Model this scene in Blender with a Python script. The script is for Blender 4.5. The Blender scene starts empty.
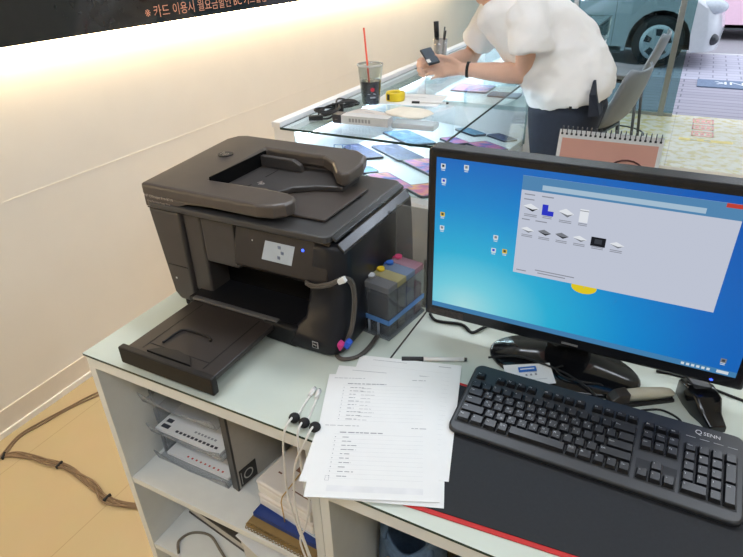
import bpy, math, random
from mathutils import Matrix, Vector, Euler
random.seed(7)
R = math.radians
PI = math.pi
SC = bpy.context.scene
COL = SC.collection

# ------------------------------------------------------------------ camera
f_px, pitch, roll, yaw = 580.0, 0.521008758, -0.0299989244, -0.490130629
cam_d = bpy.data.cameras.new('camera')
cam = bpy.data.objects.new('camera', cam_d)
COL.objects.link(cam)
cam_d.sensor_fit = 'HORIZONTAL'; cam_d.sensor_width = 36.0
cam_d.lens = 36.0 * f_px / 743.0
cam_d.clip_start = 0.05; cam_d.clip_end = 200
F0 = Vector((math.sin(yaw), math.cos(yaw), 0)); R0 = Vector((math.cos(yaw), -math.sin(yaw), 0)); UZ = Vector((0, 0, 1))
Fw = math.cos(pitch) * F0 - math.sin(pitch) * UZ
Up = math.sin(pitch) * F0 + math.cos(pitch) * UZ
Rt = math.cos(roll) * R0 + math.sin(roll) * Up
Up2 = -math.sin(roll) * R0 + math.cos(roll) * Up
M = Matrix(((Rt.x, Up2.x, -Fw.x, 0), (Rt.y, Up2.y, -Fw.y, 0), (Rt.z, Up2.z, -Fw.z, 0), (0, 0, 0, 1)))
cam.matrix_world = Matrix.Translation((0, 0, 1.485)) @ M
SC.camera = cam

# ------------------------------------------------------------------ world, light, exposure
SC.view_settings.view_transform = 'Standard'
SC.view_settings.look = 'None'
SC.view_settings.gamma = 1.0
SC.view_settings.use_curve_mapping = False
SC.view_settings.exposure = 0.0
W = bpy.data.worlds.new('sky'); SC.world = W; W.use_nodes = True
bg = W.node_tree.nodes['Background']
bg.inputs[0].default_value = (0.80, 0.87, 1.0, 1); bg.inputs[1].default_value = 2.3
CEIL_LAMP = 14.0      # strength of the ceiling panels
COVE = 28.0          # strength of the warm strip under the wall board
CASE = 45.0          # strength of the showcase strips

# ------------------------------------------------------------------ materials
def s2l(c):
    c = c / 255.0
    return c / 12.92 if c <= 0.04045 else ((c + 0.055) / 1.055) ** 2.4
def rgb(c): return (s2l(c[0]), s2l(c[1]), s2l(c[2]), 1)
MATS = {}
def mat(name, col, rough=0.5, metal=0.0, var=0.06, scale=30.0, bump=0.0, emit=0.0, spec=0.5, coat=0.0):
    if name in MATS: return MATS[name]
    m = bpy.data.materials.new(name); m.use_nodes = True
    nt = m.node_tree; N = nt.nodes; L = nt.links
    p = N['Principled BSDF']
    c = rgb(col)
    p.inputs['Roughness'].default_value = rough
    p.inputs['Metallic'].default_value = metal
    p.inputs['Specular IOR Level'].default_value = spec
    p.inputs['Coat Weight'].default_value = coat
    p.inputs['Coat Roughness'].default_value = 0.05
    tc = N.new('ShaderNodeTexCoord'); no = N.new('ShaderNodeTexNoise')
    no.inputs['Scale'].default_value = scale; no.inputs['Detail'].default_value = 3
    L.new(tc.outputs['Object'], no.inputs['Vector'])
    r = N.new('ShaderNodeValToRGB')
    r.color_ramp.elements[0].position = 0.3; r.color_ramp.elements[1].position = 0.7
    r.color_ramp.elements[0].color = tuple(x * (1 - var) for x in c[:3]) + (1,)
    r.color_ramp.elements[1].color = tuple(min(1, x * (1 + var)) for x in c[:3]) + (1,)
    L.new(no.outputs['Fac'], r.inputs['Fac'])
    L.new(r.outputs['Color'], p.inputs['Base Color'])
    if bump:
        b = N.new('ShaderNodeBump'); b.inputs['Strength'].default_value = bump; b.inputs['Distance'].default_value = 0.004
        L.new(no.outputs['Fac'], b.inputs['Height']); L.new(b.outputs['Normal'], p.inputs['Normal'])
    if emit:
        p.inputs['Emission Strength'].default_value = emit
        L.new(r.outputs['Color'], p.inputs['Emission Color'])
    MATS[name] = m
    return m
def glass(name, tint=(255, 255, 255), refl=1.0, rough=0.0, haze=0.0, hazecol=(230, 232, 232)):
    if name in MATS: return MATS[name]
    m = bpy.data.materials.new(name); m.use_nodes = True
    nt = m.node_tree; N = nt.nodes; L = nt.links
    N.remove(N['Principled BSDF']); out = N['Material Output']
    t = N.new('ShaderNodeBsdfTransparent'); t.inputs[0].default_value = rgb(tint)
    g = N.new('ShaderNodeBsdfGlossy'); g.inputs['Roughness'].default_value = rough
    # Schlick reflectance that treats both faces of the sheet alike
    ge = N.new('ShaderNodeNewGeometry'); dt = N.new('ShaderNodeVectorMath'); dt.operation = 'DOT_PRODUCT'
    L.new(ge.outputs['Incoming'], dt.inputs[0]); L.new(ge.outputs['Normal'], dt.inputs[1])
    def mth(op, a, b=None):
        n_ = N.new('ShaderNodeMath'); n_.operation = op
        if isinstance(a, (int, float)): n_.inputs[0].default_value = a
        else: L.new(a, n_.inputs[0])
        if b is not None: n_.inputs[1].default_value = b
        return n_
    ab = mth('ABSOLUTE', dt.outputs['Value']); su = mth('SUBTRACT', 1.0); L.new(ab.outputs[0], su.inputs[1])
    pw = mth('POWER', su.outputs[0], 5.0); sc_ = mth('MULTIPLY', pw.outputs[0], 0.8); ad_ = mth('ADD', sc_.outputs[0], 0.04)
    mu = mth('MULTIPLY', ad_.outputs[0], refl)
    mx = N.new('ShaderNodeMixShader')
    L.new(mu.outputs[0], mx.inputs[0]); L.new(t.outputs[0], mx.inputs[1]); L.new(g.outputs[0], mx.inputs[2])
    last = mx
    if haze:
        d = N.new('ShaderNodeBsdfDiffuse'); d.inputs[0].default_value = rgb(hazecol)
        m2 = N.new('ShaderNodeMixShader'); m2.inputs[0].default_value = haze
        L.new(mx.outputs[0], m2.inputs[1]); L.new(d.outputs[0], m2.inputs[2]); last = m2
    L.new(last.outputs[0], out.inputs[0])
    MATS[name] = m
    return m
def light_mat(name, col, strength):
    if name in MATS: return MATS[name]
    m = bpy.data.materials.new(name); m.use_nodes = True
    N = m.node_tree.nodes; L = m.node_tree.links
    N.remove(N['Principled BSDF'])
    e = N.new('ShaderNodeEmission'); e.inputs[0].default_value = rgb(col); e.inputs[1].default_value = strength
    L.new(e.outputs[0], N['Material Output'].inputs[0])
    MATS[name] = m
    return m

# ------------------------------------------------------------------ mesh builder
_txt = {}
def text_geo(body, size):
    k = (body, round(size, 5))
    if k not in _txt:
        c = bpy.data.curves.new('lettering', 'FONT'); c.body = body; c.size = size; c.resolution_u = 2
        o = bpy.data.objects.new('lettering', c); COL.objects.link(o)
        bpy.context.view_layer.update()
        me = bpy.data.meshes.new_from_object(o.evaluated_get(bpy.context.evaluated_depsgraph_get()))
        vs = [v.co.copy() for v in me.vertices]; fs = [tuple(p.vertices) for p in me.polygons]
        bpy.data.objects.remove(o); bpy.data.curves.remove(c); bpy.data.meshes.remove(me)
        _txt[k] = (vs, fs)
    return _txt[k]
def catmull(pts, n=6):
    P = [Vector(p) for p in pts]
    if len(P) < 3: return P
    out = []
    for i in range(len(P) - 1):
        a = P[max(0, i - 1)]; b = P[i]; c = P[i + 1]; d = P[min(len(P) - 1, i + 2)]
        for k in range(n):
            t = k / n
            out.append(0.5 * ((2 * b) + (c - a) * t + (2 * a - 5 * b + 4 * c - d) * t * t + (3 * b - a - 3 * c + d) * t ** 3))
    out.append(P[-1])
    return out
WL = {}
class MB:
    def __init__(s): s.v = []; s.f = []; s.m = []; s.s = []
    def add(s, vs, fs, m=0, sm=False):
        o = len(s.v); s.v += [Vector(v) for v in vs]
        for f in fs: s.f.append(tuple(i + o for i in f)); s.m.append(m); s.s.append(sm)
        return s
    def box(s, x0, x1, y0, y1, z0, z1, m=0):
        vs = [(x, y, z) for z in (z0, z1) for y in (y0, y1) for x in (x0, x1)]
        return s.add(vs, [(0, 2, 3, 1), (4, 5, 7, 6), (0, 1, 5, 4), (2, 6, 7, 3), (0, 4, 6, 2), (1, 3, 7, 5)], m)
    def obox(s, c, size, rot=(0, 0, 0), m=0):
        r = rot if isinstance(rot, Matrix) else Euler(rot).to_matrix()
        h = [x / 2 for x in size]
        vs = [Vector(c) + r @ Vector((x * h[0], y * h[1], z * h[2])) for z in (-1, 1) for y in (-1, 1) for x in (-1, 1)]
        return s.add(vs, [(0, 2, 3, 1), (4, 5, 7, 6), (0, 1, 5, 4), (2, 6, 7, 3), (0, 4, 6, 2), (1, 3, 7, 5)], m)
    def loft(s, rings, m=0, sm=True, cap=True, close=False):
        n = len(rings[0]); vs = [p for r in rings for p in r]; fs = []
        k = len(rings)
        for i in range(k if close else k - 1):
            for j in range(n):
                a = i * n + j; b = i * n + (j + 1) % n; i2 = (i + 1) % k
                fs.append((a, b, i2 * n + (j + 1) % n, i2 * n + j))
        s.add(vs, fs, m, sm)
        if cap and not close:
            o = len(s.v) - len(vs)
            s.f.append(tuple(o + j for j in reversed(range(n)))); s.m.append(m); s.s.append(False)
            s.f.append(tuple(o + (k - 1) * n + j for j in range(n))); s.m.append(m); s.s.append(False)
        return s
    def tube(s, pts, r, seg=8, m=0, smooth=True, n=6):
        P = catmull(pts, n) if smooth else [Vector(p) for p in pts]
        rings = []; up = None
        for i, p in enumerate(P):
            t = (P[min(i + 1, len(P) - 1)] - P[max(i - 1, 0)]).normalized()
            if up is None:
                up = Vector((0, 0, 1)) if abs(t.z) < 0.9 else Vector((1, 0, 0))
            a = t.cross(up)
            if a.length < 1e-5: a = t.cross(Vector((0, 1, 0)))
            a.normalize(); b = a.cross(t).normalized(); up = b
            rr = r if not isinstance(r, (list, tuple)) else r[0] + (r[1] - r[0]) * i / (len(P) - 1)
            rings.append([p + (a * math.cos(2 * PI * k / seg) + b * math.sin(2 * PI * k / seg)) * rr for k in range(seg)])
        return s.loft(rings, m)
    def limb(s, pts, radii, seg=14, m=0):
        P = [Vector(p) for p in pts]; rings = []
        for i, p in enumerate(P):
            t = (P[min(i + 1, len(P) - 1)] - P[max(i - 1, 0)]).normalized()
            up = Vector((0, 1, 0)) if abs(t.y) < 0.85 else Vector((0, 0, 1))
            a = t.cross(up).normalized(); b = a.cross(t).normalized()
            rings.append([p + (a * math.cos(2 * PI * k / seg) + b * math.sin(2 * PI * k / seg)) * radii[i] for k in range(seg)])
        s.loft(rings, m)
        for p, r in ((P[0], radii[0]), (P[-1], radii[-1])): s.ball(p, (r, r, r), m=m)
        return s
    def cyl(s, p0, p1, r, r1=None, seg=20, m=0, sm=True):
        r1 = r if r1 is None else r1
        P0, P1 = Vector(p0), Vector(p1); t = (P1 - P0).normalized()
        up = Vector((0, 0, 1)) if abs(t.z) < 0.9 else Vector((1, 0, 0))
        a = t.cross(up).normalized(); b = a.cross(t).normalized()
        ring = lambda p, q: [p + (a * math.cos(2 * PI * k / seg) + b * math.sin(2 * PI * k / seg)) * q for k in range(seg)]
        return s.loft([ring(P0, r), ring(P1, r1)], m, sm)
    def lathe(s, c, prof, seg=28, m=0, cap=True):
        c = Vector(c)
        return s.loft([[c + Vector((r * math.cos(2 * PI * k / seg), r * math.sin(2 * PI * k / seg), z)) for k in range(seg)] for r, z in prof], m, True, cap)
    def prism(s, poly, plane, lo, hi, m=0, sm=False):
        def P(a, b, d):
            return {'xy': (a, b, d), 'xz': (a, d, b), 'yz': (d, a, b)}[plane]
        return s.loft([[P(a, b, lo) for a, b in poly], [P(a, b, hi) for a, b in poly]], m, sm)
    def ball(s, c, r, rot=None, m=0, u=14, v=9):
        c = Vector(c); q = rot if rot is not None else Matrix.Identity(3)
        rings = []
        for i in range(v + 1):
            th = PI * (i + 0.02) / (v + 0.04)
            rings.append([c + q @ Vector((r[0] * math.sin(th) * math.cos(2 * PI * k / u), r[1] * math.sin(th) * math.sin(2 * PI * k / u), r[2] * math.cos(th))) for k in range(u)])
        return s.loft(rings, m, True, True)
    def text(s, body, size, mx, m=0, align='L'):
        vs, fs = text_geo(body, size)
        if not vs: return s
        w = max(v.x for v in vs)
        off = {'L': 0, 'C': -w / 2, 'R': -w}[align]
        return s.add([mx @ Vector((v.x + off, v.y, 0)) for v in vs], fs, m)
    def quad(s, a, b, c, d, m=0): return s.add([a, b, c, d], [(0, 1, 2, 3)], m)
    def build(s, name, mats, parent=None, bevel=0.0, seg=2, local=False, sub=0, remesh=0.0, smooth_it=0, fix=True, crisp=0.0, solid=0.0, origin=None):
        mats = mats if isinstance(mats, (list, tuple)) else [mats]
        me = bpy.data.meshes.new(name)
        if parent is not None:
            org = Vector((0, 0, 0)) if local else WL[parent]
        elif origin is not None: org = Vector(origin)
        else:
            xs = [v.x for v in s.v]; ys = [v.y for v in s.v]; zs = [v.z for v in s.v]
            org = Vector(((min(xs) + max(xs)) / 2, (min(ys) + max(ys)) / 2, min(zs)))
        me.from_pydata([v - org for v in s.v], [], s.f)
        for m_ in mats: me.materials.append(m_)
        for p, mi, sm in zip(me.polygons, s.m, s.s): p.material_index = mi; p.use_smooth = sm
        if fix:
            import bmesh
            b = bmesh.new(); b.from_mesh(me); bmesh.ops.recalc_face_normals(b, faces=b.faces); b.to_mesh(me); b.free()
        o = bpy.data.objects.new(name, me); COL.objects.link(o)
        if parent is not None: o.parent = parent; WL[o] = WL[parent]
        else: o.location = org; WL[o] = org.copy()
        if solid:
            md = o.modifiers.new('thickness', 'SOLIDIFY'); md.thickness = solid; md.offset = 0
        if bevel:
            md = o.modifiers.new('bevel', 'BEVEL'); md.width = bevel; md.segments = seg; md.limit_method = 'ANGLE'; md.angle_limit = R(38)
            md.harden_normals = False
        if crisp:
            md = o.modifiers.new('crisp', 'EDGE_SPLIT'); md.split_angle = R(crisp)
        if sub:
            md = o.modifiers.new('subdivision', 'SUBSURF'); md.levels = sub; md.render_levels = sub
        if remesh:
            md = o.modifiers.new('remesh', 'REMESH'); md.mode = 'VOXEL'; md.voxel_size = remesh; md.use_smooth_shade = True
            if smooth_it:
                ms = o.modifiers.new('smooth', 'SMOOTH'); ms.factor = 0.5; ms.iterations = smooth_it
        return o
def tag(o, label, cat, group=None, kind=None):
    if label: o['label'] = label
    if cat: o['category'] = cat
    if group: o['group'] = group
    if kind: o['kind'] = kind
    return o
def thing(name, loc, label, cat, group=None, rz=0.0):
    o = bpy.data.objects.new(name, None); COL.objects.link(o)
    o.location = loc; o.rotation_euler = (0, 0, rz); o.empty_display_size = 0.1
    WL[o] = Vector(loc)
    return tag(o, label, cat, group)
def struct(o):
    o['kind'] = 'structure'; return o
def part_label(o, l): o['label'] = l; return o
def copy_thing(src, loc=None, rz=None):
    c = src.copy(); COL.objects.link(c)
    for ch in list(src.children):
        d = ch.copy(); COL.objects.link(d); d.parent = c
        for g in list(ch.children):
            e = g.copy(); COL.objects.link(e); e.parent = d
    if loc is not None: c.location = loc
    if rz is not None: c.rotation_euler[2] = rz
    return c
def TR(loc, rot=(0, 0, 0)): return Matrix.Translation(loc) @ Euler(rot).to_matrix().to_4x4()
def rot2(p, a, o=(0, 0)): c, s_ = math.cos(a), math.sin(a); return (o[0] + c * p[0] - s_ * p[1], o[1] + s_ * p[0] + c * p[1])
def rrect(x0, x1, y0, y1, r, n=4):
    out = []
    for cx, cy, a0 in ((x1 - r, y1 - r, 0), (x0 + r, y1 - r, 90), (x0 + r, y0 + r, 180), (x1 - r, y0 + r, 270)):
        for k in range(n + 1):
            a = R(a0 + 90 * k / n); out.append((cx + r * math.cos(a), cy + r * math.sin(a)))
    return out

# common materials
white = mat('white_laminate', (224, 226, 222), 0.4, var=0.02)
wallm = mat('wall_paint', (228, 222, 212), 0.85, var=0.015, scale=6)
trimm = mat('white_trim', (236, 232, 224), 0.55, var=0.02)
ceilm = mat('ceiling_paint', (235, 233, 228), 0.9, var=0.02)
blk = mat('black_plastic', (30, 30, 32), 0.42, var=0.08)
blk_gloss = mat('black_gloss_plastic', (18, 19, 22), 0.12, var=0.05)
blk_rub = mat('black_rubber', (22, 22, 23), 0.7, var=0.1)
steel = mat('brushed_steel', (170, 172, 172), 0.3, 1.0)
dsteel = mat('dark_steel', (95, 98, 98), 0.4, 0.8)
paper = mat('white_paper', (238, 238, 236), 0.8, var=0.01)
ink = mat('print_grey', (158, 158, 162), 0.8)
ink_faint = mat('print_faint', (205, 205, 206), 0.8)
wplast = mat('white_plastic', (232, 230, 226), 0.4, var=0.02)
clear = glass('clear_glass', (244, 250, 248))
green_edge = mat('glass_edge', (38, 60, 54), 0.2)

# ------------------------------------------------------------------ setting
def floor_mat():
    m = bpy.data.materials.new('floor_laminate'); m.use_nodes = True
    N = m.node_tree.nodes; L = m.node_tree.links; p = N['Principled BSDF']
    tc = N.new('ShaderNodeTexCoord'); mp = N.new('ShaderNodeMapping')
    mp.inputs['Rotation'].default_value = (0, 0, R(90)); mp.inputs['Location'].default_value = (0.0, 0.06, 0)
    L.new(tc.outputs['Object'], mp.inputs[0])
    br = N.new('ShaderNodeTexBrick'); br.inputs['Scale'].default_value = 1.0
    br.inputs['Brick Width'].default_value = 6.0; br.inputs['Row Height'].default_value = 0.42; br.inputs['Mortar Size'].default_value = 0.0016
    br.inputs['Color1'].default_value = rgb((196, 175, 134)); br.inputs['Color2'].default_value = rgb((192, 171, 130)); br.inputs['Mortar'].default_value = rgb((174, 152, 114))
    L.new(mp.outputs[0], br.inputs[0])
    no = N.new('ShaderNodeTexNoise'); no.inputs['Scale'].default_value = 9; no.inputs['Detail'].default_value = 6
    L.new(tc.outputs['Object'], no.inputs[0])
    mx = N.new('ShaderNodeMix'); mx.data_type = 'RGBA'; mx.blend_type = 'MULTIPLY'; mx.inputs[0].default_value = 0.12
    L.new(br.outputs['Color'], mx.inputs[6]); L.new(no.outputs['Color'], mx.inputs[7])
    L.new(mx.outputs[2], p.inputs['Base Color'])
    p.inputs['Roughness'].default_value = 0.32
    return m
def tile_mat(name, c1, c2, mort, w, h, rough=0.5, offset=0.5, ms=0.004, rz=0.0):
    m = bpy.data.materials.new(name); m.use_nodes = True
    N = m.node_tree.nodes; L = m.node_tree.links; p = N['Principled BSDF']
    tc = N.new('ShaderNodeTexCoord'); mp = N.new('ShaderNodeMapping'); mp.inputs['Rotation'].default_value = (0, 0, rz)
    L.new(tc.outputs['Object'], mp.inputs[0])
    br = N.new('ShaderNodeTexBrick'); br.inputs['Scale'].default_value = 1.0; br.offset = offset
    br.inputs['Brick Width'].default_value = w; br.inputs['Row Height'].default_value = h; br.inputs['Mortar Size'].default_value = ms
    br.inputs['Color1'].default_value = rgb(c1); br.inputs['Color2'].default_value = rgb(c2); br.inputs['Mortar'].default_value = rgb(mort)
    L.new(mp.outputs[0], br.inputs[0]); L.new(br.outputs['Color'], p.inputs['Base Color'])
    p.inputs['Roughness'].default_value = rough
    return m
STORE_Y = 6.25
struct(MB().box(-1.9, 3.0, -2.5, 4.7, -0.05, 0.0).build('floor', floor_mat(), origin=(0, 0, 0)))
def reflected_speckle(m):
    # speckled yellow reflection on the entrance floor, painted into the tile colour
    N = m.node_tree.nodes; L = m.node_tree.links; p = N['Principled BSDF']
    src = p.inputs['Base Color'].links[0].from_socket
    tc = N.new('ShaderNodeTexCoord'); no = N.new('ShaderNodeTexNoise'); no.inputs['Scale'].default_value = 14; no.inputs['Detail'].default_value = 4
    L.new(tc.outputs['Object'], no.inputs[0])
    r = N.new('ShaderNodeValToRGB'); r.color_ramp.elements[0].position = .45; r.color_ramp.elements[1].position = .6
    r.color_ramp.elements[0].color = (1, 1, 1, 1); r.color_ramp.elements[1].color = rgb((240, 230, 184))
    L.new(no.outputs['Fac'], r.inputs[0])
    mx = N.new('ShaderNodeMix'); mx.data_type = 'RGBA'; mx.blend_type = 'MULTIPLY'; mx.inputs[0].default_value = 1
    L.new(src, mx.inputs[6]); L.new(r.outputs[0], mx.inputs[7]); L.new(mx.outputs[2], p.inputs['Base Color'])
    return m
struct(MB().box(-1.9, 3.0, 4.7, 6.32, -0.05, 0.0).build('floor_entrance', reflected_speckle(tile_mat('entrance_tile', (232, 228, 205), (222, 220, 200), (206, 202, 186), 0.6, 0.6, 0.12, 0.0)), origin=(0, 0, 0)))
struct(MB().box(-2.0, -1.9, -2.5, STORE_Y, 0, 2.6).build('wall_left', wallm))
struct(MB().box(-2.0, 3.1, -2.6, -2.5, 0, 2.6).build('wall_back', wallm))
struct(MB().box(3.0, 3.1, -2.5, STORE_Y, 0, 2.6).build('wall_right', wallm))
struct(MB().box(-2.0, 3.1, -2.6, STORE_Y + 0.1, 2.6, 2.7).build('ceiling', ceilm))
bb = MB().box(-1.9, -1.893, -2.5, STORE_Y, 0.018, 0.098)
struct(bb.build('baseboard_left', [mat('baseboard_paint', (222, 212, 198), 0.7, var=0.02)]))
struct(MB().box(-1.9, -1.885, -2.5, STORE_Y, 0.0, 0.022).build('trim_1', trimm))
struct(MB().box(-1.9, -1.8988, -2.5, STORE_Y, 0.785, 0.788).build('trim_2', wallm))
# storefront: panes, posts, open doorway
paneM = glass('tinted_pane', (190, 212, 212), 1.0)
struct(MB().box(-1.9, -1.07, STORE_Y - 0.006, STORE_Y + 0.006, 0.03, 2.5).build('window_1', paneM))
struct(MB().box(-1.03, -0.035, STORE_Y - 0.006, STORE_Y + 0.006, 0.03, 2.5).build('window_2', paneM))
struct(MB().box(-1.07, -1.03, STORE_Y - 0.03, STORE_Y + 0.03, 0.0, 2.5).build('trim_3', steel))
struct(MB().box(-0.165, -0.115, STORE_Y - 0.05, STORE_Y - 0.008, 0.0, 2.5).build('trim_4', steel, bevel=0.003))
struct(MB().box(-1.9, -0.035, STORE_Y - 0.03, STORE_Y + 0.03, 0.0, 0.03).build('trim_5', steel))
struct(MB().box(-1.9, 3.0, STORE_Y - 0.05, STORE_Y + 0.05, 2.5, 2.6).build('trim_6', steel))
struct(MB().box(1.05, 1.1, STORE_Y - 0.03, STORE_Y + 0.03, 0.0, 2.5).build('trim_7', steel))
struct(MB().box(1.1, 3.0, STORE_Y - 0.006, STORE_Y + 0.006, 0.03, 2.5).build('window_3', paneM))
# outside ground
struct(MB().box(-12, 12, 8.15, 10.2, -0.06, -0.005).build('ground_pavers', tile_mat('paver', (188, 186, 198), (178, 176, 190), (136, 135, 150), 0.3, 0.17, 0.7, 0.5, 0.008), origin=(0, 0, 0)))
struct(MB().box(-12, 12, 6.32, 8.15, -0.06, -0.004).build('ground_deck', tile_mat('deck_boards', (164, 158, 170), (150, 146, 158), (104, 102, 114), 3.0, 0.14, 0.6, 0.37, 0.008), origin=(0, 0, 0)))
struct(MB().box(-12, 12, 10.2, 24, -0.12, -0.06).build('ground_road', mat('asphalt', (150, 148, 152), 0.9, var=0.1, scale=60), origin=(0, 0, -0.12)))
struct(MB().box(-12, 12, 10.12, 10.22, -0.12, -0.002).build('trim_8', mat('kerb_stone', (205, 204, 205), 0.8)))
struct(MB().box(-14, 14, 24, 24.4, -0.12, 7).build('wall_street', mat('facade', (196, 196, 200), 0.8, var=0.08, scale=1.2)))

# board over the warm light strip on the left wall
b = thing('wall_board', (-1.87, 2.0, 1.235), 'long black glossy board with pink handwritten lettering on the left wall', 'board')
MB().box(-1.9, -1.84, -2.3, 5.2, 1.247, 2.2).build('panel', mat('black_glass_board', (34, 34, 34), 0.06, var=0.05), b, bevel=0.002)
MB().text('※ 카드 이용시 월요금할인 BC 카드할인', 0.047, TR((-1.8385, 1.715, 1.272), (R(90), 0, R(90)))).build('lettering', mat('chalk_pink', (226, 158, 128), 0.9), b)
part_label(MB().box(-1.888, -1.852, -2.25, 5.1, 1.236, 1.247).build('light_strip', light_mat('warm_led', (255, 226, 180), COVE), b), 'warm glowing light strip')

# ceiling lamps
lampM = light_mat('ceiling_lamp_glow', (236, 244, 255), CEIL_LAMP)
lamp = None
for i, (x, y) in enumerate(((-0.9, -0.6), (0.9, -0.6), (-0.9, 1.6), (0.9, 1.6), (-0.9, 3.9), (0.9, 3.9))):
    if lamp is None:
        lamp = thing('ceiling_lamp', (x, y, 2.54), '', 'lamp', 'ceiling lamps')
        MB().box(x - 0.66, x + 0.66, y - 0.18, y + 0.18, 2.555, 2.6).build('housing', trimm, lamp, bevel=0.004)
        MB().box(x - 0.63, x + 0.63, y - 0.15, y + 0.15, 2.545, 2.555).build('diffuser', lampM, lamp)
        o = lamp
    else: o = copy_thing(lamp, (x, y, 2.54))
    o['label'] = 'rectangular white ceiling lamp out of view above the shop floor'

# ------------------------------------------------------------------ printer desk (left)
DX0, DX1, DXR = -1.03, -0.425, 1.05
glass_top = mat('desk_glass', (209, 217, 206), 0.07, var=0.01)
d = thing('desk_cabinet', (-0.73, 0.9, 0), 'white open-shelf cabinet desk with glass top under the black printer', 'desk')
t = MB().box(DX0, DX1, 0.603, 1.25, 0.701, 0.7345); t.build('top_board', white, d, bevel=0.0015)
g = MB().box(DX0, DX1, 0.598, 1.25, 0.7345, 0.74, 0)
o = g.build('glass_top', [glass_top, green_edge], d)
for p in o.data.polygons:
    if abs(p.normal.z) < 0.5: p.material_index = 1
MB().box(DX0 - 0.004, DX0 + 0.016, 0.605, 1.25, 0.0, 0.701).build('side_panel', white, d, bevel=0.001)
MB().box(-0.469, -0.4495, 0.605, 1.25, 0.0, 0.701).build('side_panel', white, d, bevel=0.001)
MB().box(-0.448, -0.428, 0.605, 1.25, 0.0, 0.701).build('side_panel', white, d, bevel=0.001)
MB().box(DX0 + 0.016, -0.469, 0.607, 1.235, 0.338, 0.357).build('shelf', white, d, bevel=0.001)
MB().box(DX0 + 0.016, -0.469, 0.607, 1.235, 0.08, 0.1).build('bottom_board', white, d, bevel=0.001)
MB().box(DX0 + 0.016, -0.469, 1.235, 1.25, 0.0, 0.701).build('back_panel', white, d)
MB().box(DX0 + 0.016, -0.469, 0.64, 0.655, 0.0, 0.08).build('kick_board', white, d)

d2 = thing('computer_desk', (0.3, 0.85, 0), 'white glass-topped desk carrying the monitor and keyboard', 'desk')
MB().box(-0.422, DXR, 0.528, 1.25, 0.701, 0.7345).build('top_board', white, d2, bevel=0.0015)
o = MB().box(-0.421, DXR, 0.523, 1.25, 0.7345, 0.74).build('glass_top', [glass_top, green_edge], d2)
for p in o.data.polygons:
    if abs(p.normal.z) < 0.5: p.material_index = 1
MB().box(DXR - 0.03, DXR - 0.01, 0.56, 1.25, 0, 0.701).build('side_panel', white, d2)
MB().box(-0.422, DXR - 0.03, 1.22, 1.24, 0.1, 0.701).build('back_panel', mat('grey_panel', (120, 122, 124), 0.6), d2)
part_label(MB().box(-0.4265, -0.4225, 0.602, 1.22, 0.7345, 0.739).build('edge_strip', mat('dark_joint', (52, 48, 42), 0.6), d2), 'dark joint strip between the desks')

# ------------------------------------------------------------------ printer
def hump_z(y): return 1.04 + 0.02 * min(1, max(0, (y - 0.85) / 0.25))
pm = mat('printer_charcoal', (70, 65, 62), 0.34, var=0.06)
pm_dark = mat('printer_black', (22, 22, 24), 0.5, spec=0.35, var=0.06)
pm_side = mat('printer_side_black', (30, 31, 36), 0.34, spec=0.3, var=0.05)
pr = thing('printer', (-0.77, 1.0, 0.74), 'black all-in-one office printer with document feeder on the glass-topped desk', 'printer')
body = MB()
body.box(-1.02, -0.53, 0.93, 1.19, 0.745, 0.983)
body.prism([(-1.027, 0.983), (-0.935, 0.983), (-0.935, 0.747), (-0.985, 0.747), (-1.0, 0.765)], 'xz', 0.852, 0.94)
body.box(-0.936, -0.884, 0.862, 0.94, 0.78, 0.983)
body.box(-0.885, -0.79, 0.862, 0.94, 0.868, 0.983)
body.box(-0.885, -0.60, 0.87, 0.94, 0.88, 0.983)
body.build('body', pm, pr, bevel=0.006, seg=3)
# right pillar, swelling towards the base
rings = []
for z, yf, xl, xr in ((0.745, 0.812, -0.635, -0.517), (0.752, 0.806, -0.64, -0.514), (0.785, 0.812, -0.63, -0.513), (0.805, 0.835, -0.612, -0.513), (0.86, 0.848, -0.605, -0.514), (0.92, 0.853, -0.602, -0.517), (0.962, 0.86, -0.600, -0.520), (0.978, 0.868, -0.6, -0.528)):
    r = 0.035; ring = [(xl, 0.95, z), (xl, yf + 0.012, z), (xl + 0.012, yf, z)]
    for k in range(7):
        a = R(-90 + 90 * k / 6); ring.append((xr - r + r * math.cos(a), yf + r + r * math.sin(a), z))
    ring += [(xr, 1.185, z), (xr - 0.03, 1.19, z), (xl + 0.05, 1.19, z)]
    rings.append(ring)
sp = MB().loft(rings, 0, True)
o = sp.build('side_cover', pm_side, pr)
base = MB(); base.box(-0.925, -0.6, 0.822, 0.95, 0.745, 0.787)
base.prism([(-0.72, 0.83), (-0.70, 0.812), (-0.62, 0.808), (-0.60, 0.83)], 'xy', 0.743, 0.79)
base.build('paper_cassette', pm_dark, pr, bevel=0.005)
MB().box(-0.885, -0.60, 0.925, 0.9315, 0.787, 0.88).build('output_slot', mat('slot_black', (9, 9, 10), 0.8, spec=0.15), pr)
part_label(MB().box(-0.905, -0.668, 0.815, 0.828, 0.786, 0.7925).build('slot_lip', mat('grey_lip', (92, 90, 88), 0.3), pr, bevel=0.002), 'grey lip in front of the paper slot')
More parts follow.
